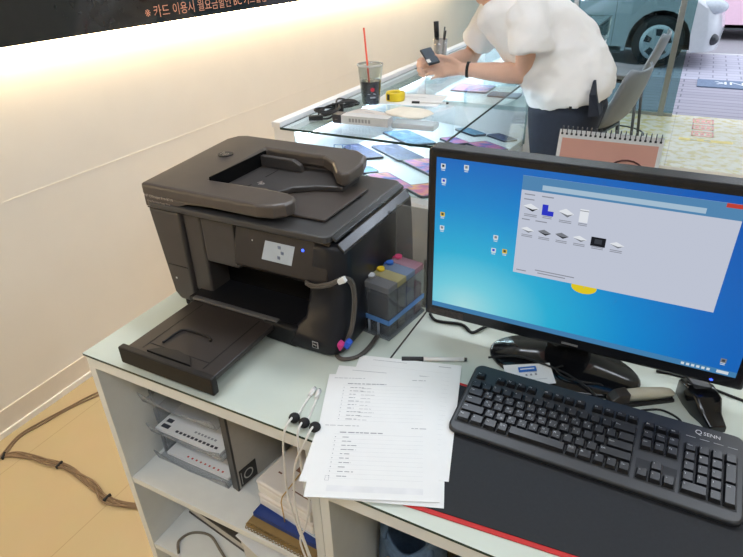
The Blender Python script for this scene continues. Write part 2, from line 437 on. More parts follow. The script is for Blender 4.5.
# output tray
brown = mat('tray_black_brown', (50, 44, 41), 0.35, var=0.05)
tr = MB(); tr.box(-0.905, -0.675, 0.615, 0.825, 0.772, 0.784)
tray = tr.build('output_tray', brown, pr, bevel=0.002)
MB().box(-0.914, -0.668, 0.604, 0.620, 0.75, 0.79).build('tray_lip', pm_dark, tray, bevel=0.003)
gr = MB(); gr.box(-0.872, -0.870, 0.63, 0.81, 0.7838, 0.7846); gr.box(-0.712, -0.710, 0.63, 0.81, 0.7838, 0.7846)
gr.box(-0.87, -0.71, 0.648, 0.65, 0.7838, 0.7846)
gr.build('tray_groove', pm_dark, tray)
ar = MB(); ar.tube([(-0.845, 0.66, 0.785), (-0.843, 0.70, 0.786), (-0.83, 0.715, 0.786), (-0.77, 0.715, 0.786), (-0.757, 0.705, 0.786)], 0.0028, 6)
ar.prism([(-0.85, 0.622), (-0.735, 0.622), (-0.75, 0.64), (-0.79, 0.648), (-0.83, 0.64)], 'xy', 0.784, 0.791)
ar.build('paper_stop', pm_dark, tray)
# control panel
cp = MB().prism([(0.846, 0.893), (0.852, 0.884), (0.89, 0.884), (0.89, 0.983), (0.868, 0.983)], 'yz', -0.79, -0.552)
cpo = cp.build('control_panel', mat('panel_dark', (50, 45, 43), 0.22), pr, bevel=0.004, seg=3)
nrm = Vector((0, -(0.983 - 0.893), (0.868 - 0.846))).normalized(); upv = Vector((0, 0.022, 0.09)).normalized()
se = MB(); se.box(-0.7915, -0.7895, 0.8605, 0.863, 0.885, 0.983); se.box(-1.025, -0.60, 0.8505, 0.852, 0.9825, 0.985)
se.box(-1.0, -0.94, 0.8505, 0.8525, 0.842, 0.8428); se.build('seam', pm_dark, pr)
def on_panel(x, t, off=0.0008):
    return Vector((x, 0.846, 0.893)) + upv * t + nrm * off
q = MB(); q.quad(on_panel(-0.716, 0.024), on_panel(-0.640, 0.024), on_panel(-0.634, 0.066), on_panel(-0.708, 0.066))
so = q.build('touch_screen', mat('lit_lcd', (170, 178, 184), 0.2, emit=0.15), cpo); part_label(so, 'pale lit touch screen')
icm = MB()
for k in range(3): icm.obox(on_panel(-0.672 + 0.008 * (k % 2), 0.035 + 0.011 * k, 0.0012), (0.007, 0.001, 0.007))
icm.build('screen_icon', mat('lcd_icon', (118, 128, 150), 0.4), so)
part_label(MB().ball(on_panel(-0.615, 0.062, 0.0), (0.0035, 0.002, 0.0035)).build('status_light', light_mat('blue_led', (60, 90, 255), 3.0), cpo), 'small blue status light')
MB().ball(on_panel(-0.742, 0.06, 0.0), (0.0018, 0.001, 0.0018)).build('indicator', wplast, cpo)
# scanner lid and document feeder
lid = MB().prism(rrect(-1.026, -0.545, 0.846, 1.19, 0.018), 'xy', 0.985, 1.0)
lid.build('scanner_lid', mat('lid_charcoal', (66, 65, 65), 0.36, var=0.05), pr, bevel=0.004, seg=3)
feederM = mat('feeder_charcoal', (86, 78, 72), 0.3, var=0.05)
adf = MB()
def shear(mb):
    mb.v = [Vector((v.x, v.y, v.z + (v.y - 0.85) * 0.06 * (1 if v.z > 1.005 else 0))) for v in mb.v]
    return mb
adf.prism([(-1.03, .848), (-.71, .848), (-.675, .856), (-.655, .872), (-.648, .893), (-.656, .912), (-.68, .922), (-.74, .925), (-.886, .92), (-.886, 1.125), (-.72, 1.125), (-.68, 1.10), (-.645, 1.055), (-.625, 1.045), (-.612, 1.055), (-.61, 1.12), (-.625, 1.165), (-.66, 1.19), (-.99, 1.19), (-1.015, 1.18), (-1.03, 1.15)], 'xy', 1.011, 1.041)
shear(adf)
ado = adf.build('document_feeder', feederM, pr, bevel=0.007, seg=3)
fb_ = MB(); fb_.prism([(-1.028, .986), (-.94, .986), (-.925, 1.0), (-.90, 1.009), (-.82, 1.013), (-1.028, 1.013)], 'xz', .850, .915)
fb_.box(-1.028, -.89, .905, 1.188, .986, 1.016); fb_.box(-.9, -.66, 1.135, 1.184, .986, 1.03)
fb_.build('feeder_body', feederM, ado, bevel=0.003)
MB().prism([(-0.888, 0.91), (-0.79, 0.91), (-0.762, 0.93), (-0.748, 0.97), (-0.728, 1.01), (-0.69, 1.035), (-0.628, 1.055), (-0.628, 1.13), (-0.65, 1.17), (-0.888, 1.18)], 'xy', 1.006, 1.019).build('paper_bed', mat('bed_charcoal', (62, 58, 56), 0.4), ado, bevel=0.003)
MB().box(-0.8865, -0.884, 0.915, 1.125, 1.019, 1.052).build('feed_slot', mat('slot_black', (9, 9, 10), 0.8, spec=0.15), ado)
g1 = MB(); g1.box(-0.885, -0.80, 0.918, 0.926, 1.019, 1.036); g1.build('paper_guide', pm, ado, bevel=0.003)
g1 = MB(); g1.prism([(-0.885, 1.019), (-0.885, 1.046), (-0.79, 1.046), (-0.77, 1.035), (-0.765, 1.019)], 'xz', 1.098, 1.112); g1.build('paper_guide', pm, ado, bevel=0.002)
g1 = MB(); g1.box(-0.83, -0.828, 0.93, 0.985, 1.019, 1.0196); g1.box(-0.86, -0.79, 0.955, 0.957, 1.019, 1.0196); g1.box(-0.83, -0.828, 1.04, 1.09, 1.019, 1.0196)
g1.build('guide_track', pm_dark, ado)
MB().text('hp', 0.022, TR((-0.825, 1.0, 1.0195), (0, 0, R(-20)))).build('lettering', mat('pale_print', (190, 180, 172), 0.6), ado)
oc = MB().obox((-0.715, 1.0, 1.003), (0.26, 0.19, 0.005), (0, R(-1.0), 0)); oc.build('output_cover', mat('brown_charcoal', (74, 66, 61), 0.38), pr, bevel=0.002)
MB().box(-0.63, -0.585, 1.045, 1.06, 1.0, 1.006).build('paper_catch', pm_dark, pr, bevel=0.002)
# chrome trims on the right edge
ch = mat('chrome_trim', (86, 88, 92), 0.22, 0.7)
for x0, x1, z0, z1 in ((-0.546, -0.536, 0.998, 0.992), (-0.532, -0.518, 0.984, 0.970)):
    t = MB()
    t.loft([[(x0, y, z0), (x1, y, z1), (x1, y, z1 - 0.006), (x0, y, z0 - 0.006)] for y in (0.862, 0.9, 1.0, 1.1, 1.18)], 0, False)
    part_label(t.build('edge_trim', ch, pr, bevel=0.001), 'shiny edge trim on the right side')
lg = MB(); lg.lathe((-0.955, 1.055, 1.0533), [(0.019, -0.001), (0.019, 0.0015)], 28, 0)
lg.text('hp', 0.026, TR((-0.968, 1.047, 1.0555), (R(3.4), 0, 0)), 1)
lg.build('logo', [pm_dark, mat('logo_grey', (136, 130, 124), 0.4)], pr)
tx = MB(); tx.text('HP OfficeJet Pro 8710', 0.0095, TR((-1.0225, 0.8465, 1.011), (R(90), 0, 0))); tx.text('Print Fax Scan Copy Web', 0.0065, TR((-1.016, 0.8465, 1.000), (R(90), 0, 0)))
tx.build('lettering', mat('pale_print', (190, 180, 172), 0.6), pr)
bd = MB(); bd.obox((-0.566, 0.8045, 0.77), (0.014, 0.001, 0.016)); bd.obox((-0.566, 0.8035, 0.77), (0.010, 0.001, 0.012), (0, 0, 0), 1); bd.obox((-0.566, 0.803, 0.771), (0.008, 0.001, 0.002), (0, R(20), 0), 0)
part_label(bd.build('sticker', [mat('badge_white', (176, 176, 176), 0.5), pm_dark], pr), 'small square white badge')
MB().box(-0.985, -0.981, 0.8505, 0.852, 0.805, 0.809).build('button', wplast, pr)
ft = MB()
for x in (-0.96, -0.56):
    for y in (0.86, 1.15): ft.cyl((x, y, 0.7402), (x, y, 0.748), 0.012)
ft.build('foot', blk_rub, pr)

# ------------------------------------------------------------------ ink tanks beside the printer
ang = R(-9)
tk = thing('ink_tank_set', (-0.447, 0.99, 0.74), 'row of four clear ink tanks with blue strap right of the printer', 'ink tanks', rz=0)
plast = glass('clear_plastic', (222, 226, 230), 1.2, 0.05, 0.2, (170, 174, 180))
def tp(u, v): 
    p = rot2((u, v), ang, (-0.523, 0.932)); return p
def tbox(mb, u0, u1, v0, v1, z0, z1, m=0):
    poly = [tp(u0, v0), tp(u1, v0), tp(u1, v1), tp(u0, v1)]
    return mb.prism(poly, 'xy', z0, z1, m)
tray_b = MB(); tbox(tray_b, -0.004, 0.074, -0.004, 0.142, 0.7403, 0.746); tray_b.build('base_tray', plast, tk, bevel=0.001)
for i, (nm, c, inkc, lev) in enumerate((('black', (60, 62, 68), (20, 20, 26), 0.092), ('yellow', (228, 196, 40), (52, 44, 24), 0.07), ('blue', (46, 104, 190), (24, 40, 80), 0.07), ('magenta', (214, 70, 120), (96, 22, 50), 0.07))):
    v0 = 0.002 + i * 0.0345
    tb = MB(); tbox(tb, 0, 0.07, v0, v0 + 0.0325, 0.747, 0.866)
    to = tb.build('tank', plast, tk, bevel=0.002); part_label(to, 'clear tank of %s ink' % nm)
    ib = MB(); tbox(ib, 0.003, 0.067, v0 + 0.003, v0 + 0.0295, 0.748, 0.75 + lev)
    ib.build('ink', mat('ink_' + nm, inkc, 0.25), to)
    cb = MB()
    lm = MB(); tbox(lm, -0.0005, 0.0705, v0 - .0005, v0 + .033, 0.854, 0.8685)
    lm.build('tank_lid', glass('lid_tint_' + nm, tuple(int(200 + c_ * .2) for c_ in c), 1.0, 0.1, 0.45, tuple(int(125 + c_ * .3) for c_ in c)), to, bevel=.0015)
    a = tp(0.009, v0 + 0.024); cb.cyl((a[0], a[1], 0.8685), (a[0], a[1], 0.874), 0.0085, seg=14)
    cb.cyl((a[0] - .006, a[1], 0.864), (a[0] - .013, a[1] - .002, 0.864), 0.006, seg=12)
    cb.build('cap', mat('cap_' + nm, c if i else (190, 192, 196), 0.4), to)
st = MB()
for (u0, u1, v0, v1) in ((-0.0015, 0.0715, -0.001, 0.001), (0.0705, 0.0725, 0, 0.14), (-0.0025, -0.0005, 0, 0.14)):
    tbox(st, u0, u1, v0, v1, 0.778, 0.789)
part_label(st.build('strap', mat('blue_strap', (88, 136, 196), 0.5), tk), 'blue strap around the tanks')
pn = MB()
for u in (0.02, 0.045):
    a = tp(u, -0.002); pn.cyl((a[0], a[1], 0.748), (a[0], a[1], 0.778), 0.003, seg=8)
pn.build('outlet_pipe', mat('grey_pipe', (130, 138, 150), 0.5), tk)
tubeM = mat('brown_grey_tube', (86, 80, 74), 0.45)
it = thing('ink_tube', (-0.52, 0.86, 0.74), 'grey ribbon of ink tubes looping from printer side to the tanks', 'tube')
tb = MB()
for k, dz in enumerate((0.0, -0.0055)):
    q = -0.005 * k
    tb.tube([(-0.602, 0.843, 0.893 + dz), (-0.575, 0.832, 0.897 + dz), (-0.535, 0.826, 0.914 + dz), (-0.507 + q, 0.834, 0.928 + dz), (-0.496 + q, 0.85, 0.915 + dz), (-0.494 + q, 0.856, 0.87), (-0.499 + q, 0.850, 0.81), (-0.508 + q, 0.838, 0.772), (-0.526 + q, 0.826, 0.748), (-0.509, 0.818 + q, 0.7445), (-0.486 - q, 0.838, 0.7445), (-0.480 - q, 0.875, 0.7445), (-0.482 - q, 0.918, 0.7455)], 0.0031, 8)
tb.build('tube', tubeM, it)
part_label(MB().obox((-0.519, 0.827, 0.768), (0.013, 0.013, 0.027), (R(15), R(28), 0)).build('clip', mat('pink_clip', (226, 60, 140), 0.4), it, bevel=0.003), 'pink clip')
part_label(MB().obox((-0.502, 0.830, 0.776), (0.013, 0.013, 0.027), (R(15), R(28), 0)).build('clip', mat('blue_clip', (40, 92, 214), 0.4), it, bevel=0.003), 'blue clip')
part_label(MB().obox((-0.509, 0.832, 0.924), (0.012, 0.011, 0.018), (0, R(60), 0)).build('clip', wplast, it, bevel=0.002), 'clear clip at the bend')
# clear acrylic sheet
ac = thing('acrylic_stand', (-0.455, 1.09, 0.74), 'clear acrylic panel standing behind the ink tanks beside the monitor', 'acrylic stand')
acm = glass('acrylic', (226, 226, 224), 1.2, 0.02, 0.3, (176, 174, 168))
MB().box(-0.512, -0.432, 1.085, 1.089, 0.7403, 0.985).build('panel', acm, ac)
MB().box(-0.441, -0.425, 1.083, 1.087, 0.7403, 0.862).build('wing', acm, ac)
MB().box(-0.512, -0.425, 1.075, 1.12, 0.7401, 0.7432).build('foot', acm, ac)

# ------------------------------------------------------------------ monitor
mo = thing('monitor', (-0.09, 1.0, 0.74), 'black widescreen monitor showing a blue desktop on the white desk', 'monitor')
MX0, MX1, MY, MZ0, MZ1 = -0.389, 0.20, 0.965, 0.803, 1.163
MB().box(MX0, MX1, MY, MY + 0.045, MZ0, MZ1).build('frame', mat('monitor_black', (26, 27, 31), 0.22, var=0.05), mo, bevel=0.006, seg=3)
MB().box(MX0 + 0.1, MX1 - 0.1, MY + 0.045, MY + 0.075, MZ0 + 0.06, MZ1 - 0.08).build('back_housing', blk, mo, bevel=0.01)
def screen_mat():
    m = bpy.data.materials.new('desktop_picture'); m.use_nodes = True
    N = m.node_tree.nodes; L = m.node_tree.links; N.remove(N['Principled BSDF'])
    tc = N.new('ShaderNodeTexCoord')
    mp = N.new('ShaderNodeMapping'); mp.inputs['Scale'].default_value = (1.05, 1, 1.5)
    # glow centre of the wallpaper, in object space
    mp.inputs['Location'].default_value = (-(-0.305 + 0.09) * 1.05, 0, -(0.845 - 0.74) * 1.5)
    L.new(tc.outputs['Object'], mp.inputs[0])
    ln = N.new('ShaderNodeVectorMath'); ln.operation = 'LENGTH'
    sx = N.new('ShaderNodeSeparateXYZ'); L.new(mp.outputs[0], sx.inputs[0])
    cb = N.new('ShaderNodeCombineXYZ'); L.new(sx.outputs[0], cb.inputs[0]); L.new(sx.outputs[2], cb.inputs[2])
    L.new(cb.outputs[0], ln.inputs[0])
    r = N.new('ShaderNodeValToRGB'); e = r.color_ramp.elements
    e[0].position = 0.0; e[0].color = rgb((160, 214, 218)); e[1].position = 0.62; e[1].color = rgb((14, 84, 172))
    for pos, c in ((0.08, (106, 198, 216)), (0.18, (42, 170, 208)), (0.33, (22, 132, 200)), (0.45, (24, 104, 186))):
        x = e.new(pos); x.color = rgb(c)
    L.new(ln.outputs['Value'], r.inputs[0])
    em = N.new('ShaderNodeEmission'); em.inputs[1].default_value = 1.0
    L.new(r.outputs[0], em.inputs[0])
    gl = N.new('ShaderNodeBsdfGlossy'); gl.inputs['Roughness'].default_value = 0.35; gl.inputs[0].default_value = (0.03, 0.03, 0.03, 1)
    ad = N.new('ShaderNodeAddShader'); L.new(em.outputs[0], ad.inputs[0]); L.new(gl.outputs[0], ad.inputs[1])
    L.new(ad.outputs[0], N['Material Output'].inputs[0])
    return m
SX0, SX1, SZ0, SZ1 = MX0 + 0.017, MX1 - 0.017, MZ0 + 0.026, MZ1 - 0.015
scr = MB().quad((SX0, MY - 0.0008, SZ0), (SX1, MY - 0.0008, SZ0), (SX1, MY - 0.0008, SZ1), (SX0, MY - 0.0008, SZ1)).build('screen', screen_mat(), mo, fix=False)
part_label(scr, 'lit screen with blue wallpaper and an open window')
def flat(name, x0, x1, z0, z1, off, m): return MB().quad((x0, MY - off, z0), (x1, MY - off, z0), (x1, MY - off, z1), (x0, MY - off, z1)).build(name, m, scr, fix=False)
flat('taskbar', SX0, SX1, SZ0, SZ0 + 0.011, 0.0012, light_mat('taskbar_glow', (70, 130, 178), 0.9))
scr_icons = light_mat('icon_white', (212, 222, 228), 0.9); scr_y = light_mat('icon_yellow', (226, 196, 70), 0.8); scr_d = light_mat('icon_dark', (70, 74, 82), 0.7); scr_b = light_mat('icon_blue', (50, 60, 200), 0.9); scr_t = light_mat('screen_text', (150, 154, 166), 0.8)
# yellow wallpaper emblem peeping out below the window
lx = MB(); lx.lathe((0, 0, 0), [(0.001, 0), (0.022, 0)], 20, 0, cap=False)
lx.v = [Vector((-0.083 + v.x, MY - 0.0014, 0.943 + v.y * 0.6)) for v in lx.v]
lx.build('wallpaper_emblem', light_mat('emblem_yellow', (224, 200, 40), 0.95), scr, fix=False)
WX0, WX1, WZ0, WZ1 = -0.212, 0.122, 0.946, 1.136
win = flat('window', WX0, WX1, WZ0, WZ1, 0.0018, light_mat('window_grey', (196, 202, 218), 0.92))
flat('title_bar', WX0, WX1, WZ1 - 0.026, WZ1, 0.0022, light_mat('title_glow', (86, 138, 182), 0.9))
flat('address_bar', WX0 + 0.035, WX1 - 0.05, WZ1 - 0.022, WZ1 - 0.013, 0.0026, light_mat('bar_pale', (170, 196, 216), 0.9))
flat('close_button', WX1 - 0.026, WX1 - 0.004, WZ1 - 0.007, WZ1, 0.0026, light_mat('close_red', (196, 70, 60), 0.9))
tx = MB()
for (x, z, w) in ((WX0 + 0.006, WZ1 - 0.034, 0.018), (WX0 + 0.036, WZ1 - 0.034, 0.02), (WX0 + 0.006, WZ1 - 0.043, 0.018), (WX0 + 0.006, 1.055, 0.014), (WX0 + 0.03, 1.055, 0.02), (WX0 + 0.04, 0.958, 0.07), (WX0 + 0.045, 0.953, 0.05), (WX0 + 0.006, 0.952, 0.018)):
    tx.quad((x, MY - 0.0026, z), (x + w, MY - 0.0026, z), (x + w, MY - 0.0026, z + 0.002), (x, MY - 0.0026, z + 0.002))
tx.build('window_text', scr_t, scr, fix=False)
def icon(x, z, w, h, ms, kind):
    i = MB(); y = MY - 0.0028
    def qd(x0, x1, z0, z1, m): i.quad((x + x0 * w, y - 0.0003 * m, z + z0 * h), (x + x1 * w, y - 0.0003 * m, z + z0 * h), (x + x1 * w, y - 0.0003 * m, z + z1 * h), (x + x0 * w, y - 0.0003 * m, z + z1 * h), m)
    if kind == 'flatbox':
        i.add([(x - .5 * w, y, z + .1 * h), (x + .1 * w, y, z - .3 * h), (x + .5 * w, y, z), (x - .05 * w, y, z + .35 * h)], [(0, 1, 2, 3)], 0)
        i.add([(x - .45 * w, y - .0003, z + .05 * h), (x + .1 * w, y - .0003, z - .3 * h), (x + .45 * w, y - .0003, z), (x + .1 * w, y - .0003, z - .12 * h)], [(0, 1, 2, 3)], 1)
    elif kind == 'ell': qd(-.5, 0, -.5, .5, 0); qd(0, .5, -.5, -.05, 1)
    elif kind == 'tall': qd(-.4, .4, -.5, .5, 0); qd(-.4, .4, .35, .4, 1)
    else: qd(-.5, .5, -.5, .5, 0); qd(-.25, .25, -.2, .3, 1)
    for k in range(2): i.quad((x - .4 * w, y, z - h * .62 - k * .003), (x + .4 * w, y, z - h * .62 - k * .003), (x + .4 * w, y, z - h * .62 - k * .003 + .0015), (x - .4 * w, y, z - h * .62 - k * .003 + .0015), 2)
    return i.build('icon', ms, scr, fix=False)
wpale = light_mat('icon_pale', (226, 230, 236), 0.95); wmid = light_mat('icon_mid', (130, 134, 142), 0.8); wblk = light_mat('icon_black', (40, 42, 48), 0.6)
r1z, r2z = 1.079, 1.036
icon(WX0 + 0.02, r1z, 0.028, 0.022, [wpale, wblk, scr_t], 'flatbox')
icon(WX0 + 0.049, r1z, 0.02, 0.02, [scr_b, scr_b, scr_t], 'ell')
icon(WX0 + 0.08, r1z, 0.026, 0.024, [wpale, wmid, scr_t], 'flatbox')
icon(WX0 + 0.109, r1z, 0.018, 0.024, [wpale, wmid, scr_t], 'tall')
for k, ms in enumerate(([wpale, wmid], [wmid, wblk], [wmid, wblk], [wpale, wmid], [wblk, scr_d], [wpale, wmid])):
    icon(WX0 + 0.018 + 0.0302 * k, r2z, 0.024, 0.017, ms + [scr_t], 'box' if k == 4 else 'flatbox')
for x, z, ms in ((SX0 + 0.014, SZ1 - 0.015, [scr_icons, scr_d]), (SX0 + 0.016, SZ1 - 0.043, [scr_icons, scr_b]), (SX0 + 0.058, SZ1 - 0.012, [scr_icons, wmid]), (SX0 + 0.016, SZ1 - 0.11, [scr_y, scr_d]), (SX0 + 0.016, SZ1 - 0.138, [scr_icons, wmid]), (SX0 + 0.122, SZ1 - 0.138, [scr_icons, wmid]), (SX0 + 0.120, SZ1 - 0.165, [scr_icons, scr_b]), (SX0 + 0.141, SZ1 - 0.163, [scr_y, scr_d]), (SX1 - 0.025, SZ0 + 0.03, [wmid, scr_d])):
    icon(x, z, 0.009, 0.009, ms + [scr_icons], 'sq')
tr_ = MB()
for k in range(6): tr_.quad((SX1 - 0.085 + k * .008, MY - .0016, SZ0 + .003), (SX1 - 0.08 + k * .008, MY - .0016, SZ0 + .003), (SX1 - 0.08 + k * .008, MY - .0016, SZ0 + .008), (SX1 - 0.085 + k * .008, MY - .0016, SZ0 + .008))
tr_.quad((SX1 - 0.03, MY - .0016, SZ0 + .003), (SX1 - 0.012, MY - .0016, SZ0 + .003), (SX1 - 0.012, MY - .0016, SZ0 + .009), (SX1 - 0.03, MY - .0016, SZ0 + .009))
tr_.build('tray_icons', scr_icons, scr, fix=False)
part_label(MB().ball((MX1 - 0.05, MY - 0.001, MZ0 + 0.011), (0.003, 0.002, 0.0015)).build('power_light', light_mat('blue_led', (60, 90, 255), 3.0), mo), 'small blue power light')
MB().box(MX0 + 0.01, MX0 + 0.085, MY - 0.0007, MY, MZ0 + 0.006, MZ0 + 0.02).build('bezel_sticker', mat('dark_sticker', (58, 50, 46), 0.4, var=0.5, scale=160), mo)
MB().box(-0.105, -0.075, MY - 0.0007, MY, MZ0 + 0.009, MZ0 + 0.013).build('badge', mat('bezel_grey', (120, 122, 124), 0.4), mo)
MB().prism([(-0.14, 0.745), (-0.05, 0.745), (-0.06, 0.83), (-0.13, 0.83)], 'xz', 0.995, 1.035).build('neck', blk_gloss, mo, bevel=0.006)
el = lambda k, s_: [(-0.10 + 0.147 * k * math.cos(2 * PI * i / 40), 0.99 + 0.083 * k * math.sin(2 * PI * i / 40), s_) for i in range(40)]
MB().loft([el(1, 0.7402), el(1, 0.745), el(0.96, 0.75), el(0.3, 0.757)], 0, True).build('base', blk_gloss, mo)

# ------------------------------------------------------------------ desk mat and keyboard
dm = thing('desk_mat', (0, 0.7, 0.74), 'large black desk mat with red edge beneath the keyboard', 'desk mat')
mp_ = [(-0.402, 0.532), (0.50, 0.603), (0.475, 0.86), (-0.425, 0.85)]
cxm = sum(p[0] for p in mp_) / 4; cym = sum(p[1] for p in mp_) / 4
part_label(MB().prism(mp_, 'xy', 0.7402, 0.7422).build('border', mat('red_edge', (196, 36, 34), 0.6), dm, bevel=0.0005), 'red border')
MB().prism([(-0.394, 0.5405), (0.49, 0.6105), (0.467, 0.852), (-0.414, 0.842)], 'xy', 0.7422, 0.7434).build('cover', mat('black_cloth', (30, 32, 36), 0.75, var=0.1, scale=200), dm)

KX, KY, KR = -0.017, 0.795, R(-0.2)
kb = thing('keyboard', (KX, KY, 0.7435), 'full-size black Korean keyboard lying on the black desk mat', 'keyboard', rz=KR)
kbm = mat('keyboard_case', (44, 45, 47), 0.38, var=0.06); keym = mat('key_black', (21, 22, 25), 0.32, var=0.06); leg_m = mat('key_legend', (196, 198, 200), 0.5)
def kz(y): return 0.011 + (y + 0.08) * 0.15           # top of the case
outl = rrect(-0.225, 0.225, -0.08, 0.083, 0.014, 4)
def ring(sc, zf): return [((x * sc[0]), (y * sc[1]), zf(x, y)) for x, y in outl]
cs = MB().loft([ring((0.985, 0.97), lambda x, y: 0.0004), ring((1, 1), lambda x, y: 0.004), ring((1, 1), lambda x, y: kz(y) - 0.002), ring((0.985, 0.97), lambda x, y: kz(y))], 0, True)
case = cs.build('case', kbm, kb, local=True)
well = mat('key_well', (13, 13, 15), 0.5)
U = 0.0190; X0 = -0.2165; Y0 = -0.0590
def wellbox(x0, x1, y0, y1):
    MB().add([(x0, y0, kz(y0) + 0.0004), (x1, y0, kz(y0) + 0.0004), (x1, y1, kz(y1) + 0.0004), (x0, y1, kz(y1) + 0.0004)], [(0, 1, 2, 3)]).build('key_well', well, case, local=True, fix=False)
wellbox(X0 - 0.002, X0 + 15 * U + 0.001, Y0 - 0.002, Y0 + 5 * U + 0.001)
NX = X0 + 15 * U + 0.007
wellbox(NX - 0.001, NX + 3 * U + 0.001, Y0 - 0.002, Y0 + 2 * U + 0.001); wellbox(NX - 0.001, NX + 3 * U + 0.001, Y0 + 3 * U - 0.002, Y0 + 6.0 * U)
PX = NX + 3 * U + 0.006
wellbox(PX - 0.001, PX + 4 * U + 0.001, Y0 - 0.002, Y0 + 5 * U + 0.001)
keys = []
def row(y, x, items):
    for it_ in items:
        if isinstance(it_, (int, float)): x += it_; continue
        l, w = it_ if isinstance(it_, tuple) else (it_, 1)
        keys.append((x, y, w, 1, l)); x += w
row(0, 0, [('Ctrl', 1.25), ('#', 1.25), ('Alt', 1.25), ('한자', 1), ('', 5), ('한영', 1), ('Alt', 1.25), ('#', 1), ('=', 1), ('Ctrl', 1)])
row(1, 0, [('Shift', 2.25)] + 'Zㅋ Xㅌ Cㅊ Vㅍ Bㅠ Nㅜ Mㅡ < > ?'.split() + [('Shift', 2.75)])
row(2, 0, [('Caps', 1.75)] + 'Aㅁ Sㄴ Dㅇ Fㄹ Gㅎ Hㅗ Jㅓ Kㅏ Lㅣ : "'.split() + [('Enter', 2.25)])
row(3, 0, [('Tab', 1.5)] + 'Qㅂ Wㅈ Eㄷ Rㄱ Tㅅ Yㅛ Uㅕ Iㅑ Oㅐ Pㅔ { }'.split() + [('|', 1.5)])
row(4, 0, '~ 1 2 3 4 5 6 7 8 9 0 - ='.split() + [('Back', 2)])
row(5.45, 0, ['Esc', 1, 'F1', 'F2', 'F3', 'F4', 0.5, 'F5', 'F6', 'F7', 'F8', 0.5, 'F9', 'F10', 'F11', 'F12'])
nx = (NX - X0) / U; px = (PX - X0) / U
row(0, nx, ['<', 'v', '>']); keys.append((nx + 1, 1, 1, 1, '^'))
row(3, nx, ['Del', 'End', 'Pg']); row(4, nx, ['Ins', 'Home', 'Up']); row(5.2, nx, ['Prt', 'Scr', 'Brk'])
row(0, px, [('0', 2), '.']); row(1, px, ['1', '2', '3']); row(2, px, ['4', '5', '6']); row(3, px, ['7', '8', '9', ]); row(4, px, ['Num', '/', '*', '-'])
keys.append((px + 3, 0, 1, 2, 'Ent')); keys.append((px + 3, 2, 1, 2, '+'))
def key_geo(mb, k):
    x, y, w, h, l = k
    x0 = X0 + x * U + 0.0009; x1 = X0 + (x + w) * U - 0.0009
    hh = 0.72 if y > 4.9 else 1.0
    y0 = Y0 + y * U + 0.0009; y1 = Y0 + y * U + h * U * hh - 0.0009
    ins = 0.0022; zt = 0.0075
    vs = [(x0, y0, kz(y0)), (x1, y0, kz(y0)), (x1, y1, kz(y1)), (x0, y1, kz(y1)),
          (x0 + ins, y0 + ins, kz(y0) + zt), (x1 - ins, y0 + ins, kz(y0) + zt), (x1 - ins, y1 - ins * 0.7, kz(y1) + zt), (x0 + ins, y1 - ins * 0.7, kz(y1) + zt)]
    mb.add(vs, [(4, 5, 6, 7), (0, 1, 5, 4), (1, 2, 6, 5), (2, 3, 7, 6), (3, 0, 4, 7)], 0)
    if l:
        sl = (kz(y1) - kz(y0)) / (y1 - y0)
        if len(l) == 2 and ord(l[1]) > 0x3000 and ord(l[0]) < 128:
            mb.text(l[0], 0.0052, TR((x0 + 0.0036, y1 - 0.0075, kz(y1 - 0.0075) + zt + 0.0004), (math.atan(sl), 0, 0)), 1)
            mb.text(l[1], 0.0048, TR((x0 + 0.0088, y0 + 0.0045, kz(y0 + 0.0045) + zt + 0.0004), (math.atan(sl), 0, 0)), 1)
        else:
            yy = y1 - 0.0075 if h == 1 and hh == 1 else y1 - 0.0065
            mb.text(l, 0.0046 if len(l) < 3 else 0.0038, TR((x0 + 0.0034, yy, kz(yy) + zt + 0.0004), (math.atan(sl), 0, 0)), 1)
keys.sort(key=lambda k: -(k[2] * k[3] * (0.72 if k[1] > 4.9 else 1)) - 0.001 * k[1])
rest = MB()
for i, k in enumerate(keys):
    if i < 100:
        mb = MB(); key_geo(mb, k); mb.build('key', [keym, leg_m], kb, bevel=0.0, local=True, fix=False)
    else: key_geo(rest, k)
if rest.v:
    o = rest.build('function_keys', [keym, leg_m], kb, local=True, fix=False); o['kind'] = 'stuff'
lt = MB().text('Q', 0.0135, TR((PX + 0.014, 0.0625, kz(0.0625) + 0.0008), (0.149, 0, 0))); lt.text('SENN', 0.010, TR((PX + 0.0265, 0.0632, kz(0.0632) + 0.0008), (0.149, 0, 0)))
lt.build('lettering', mat('white_print', (225, 225, 225), 0.5), kb, local=True, fix=False)
ln = MB()
for k in range(4): ln.box(PX + 0.002 + k * 0.02, PX + 0.016 + k * 0.02, 0.0535, 0.0542, kz(0.054), kz(0.054) + 0.0006)
ln.build('indicator_line', leg_m, kb, local=True)

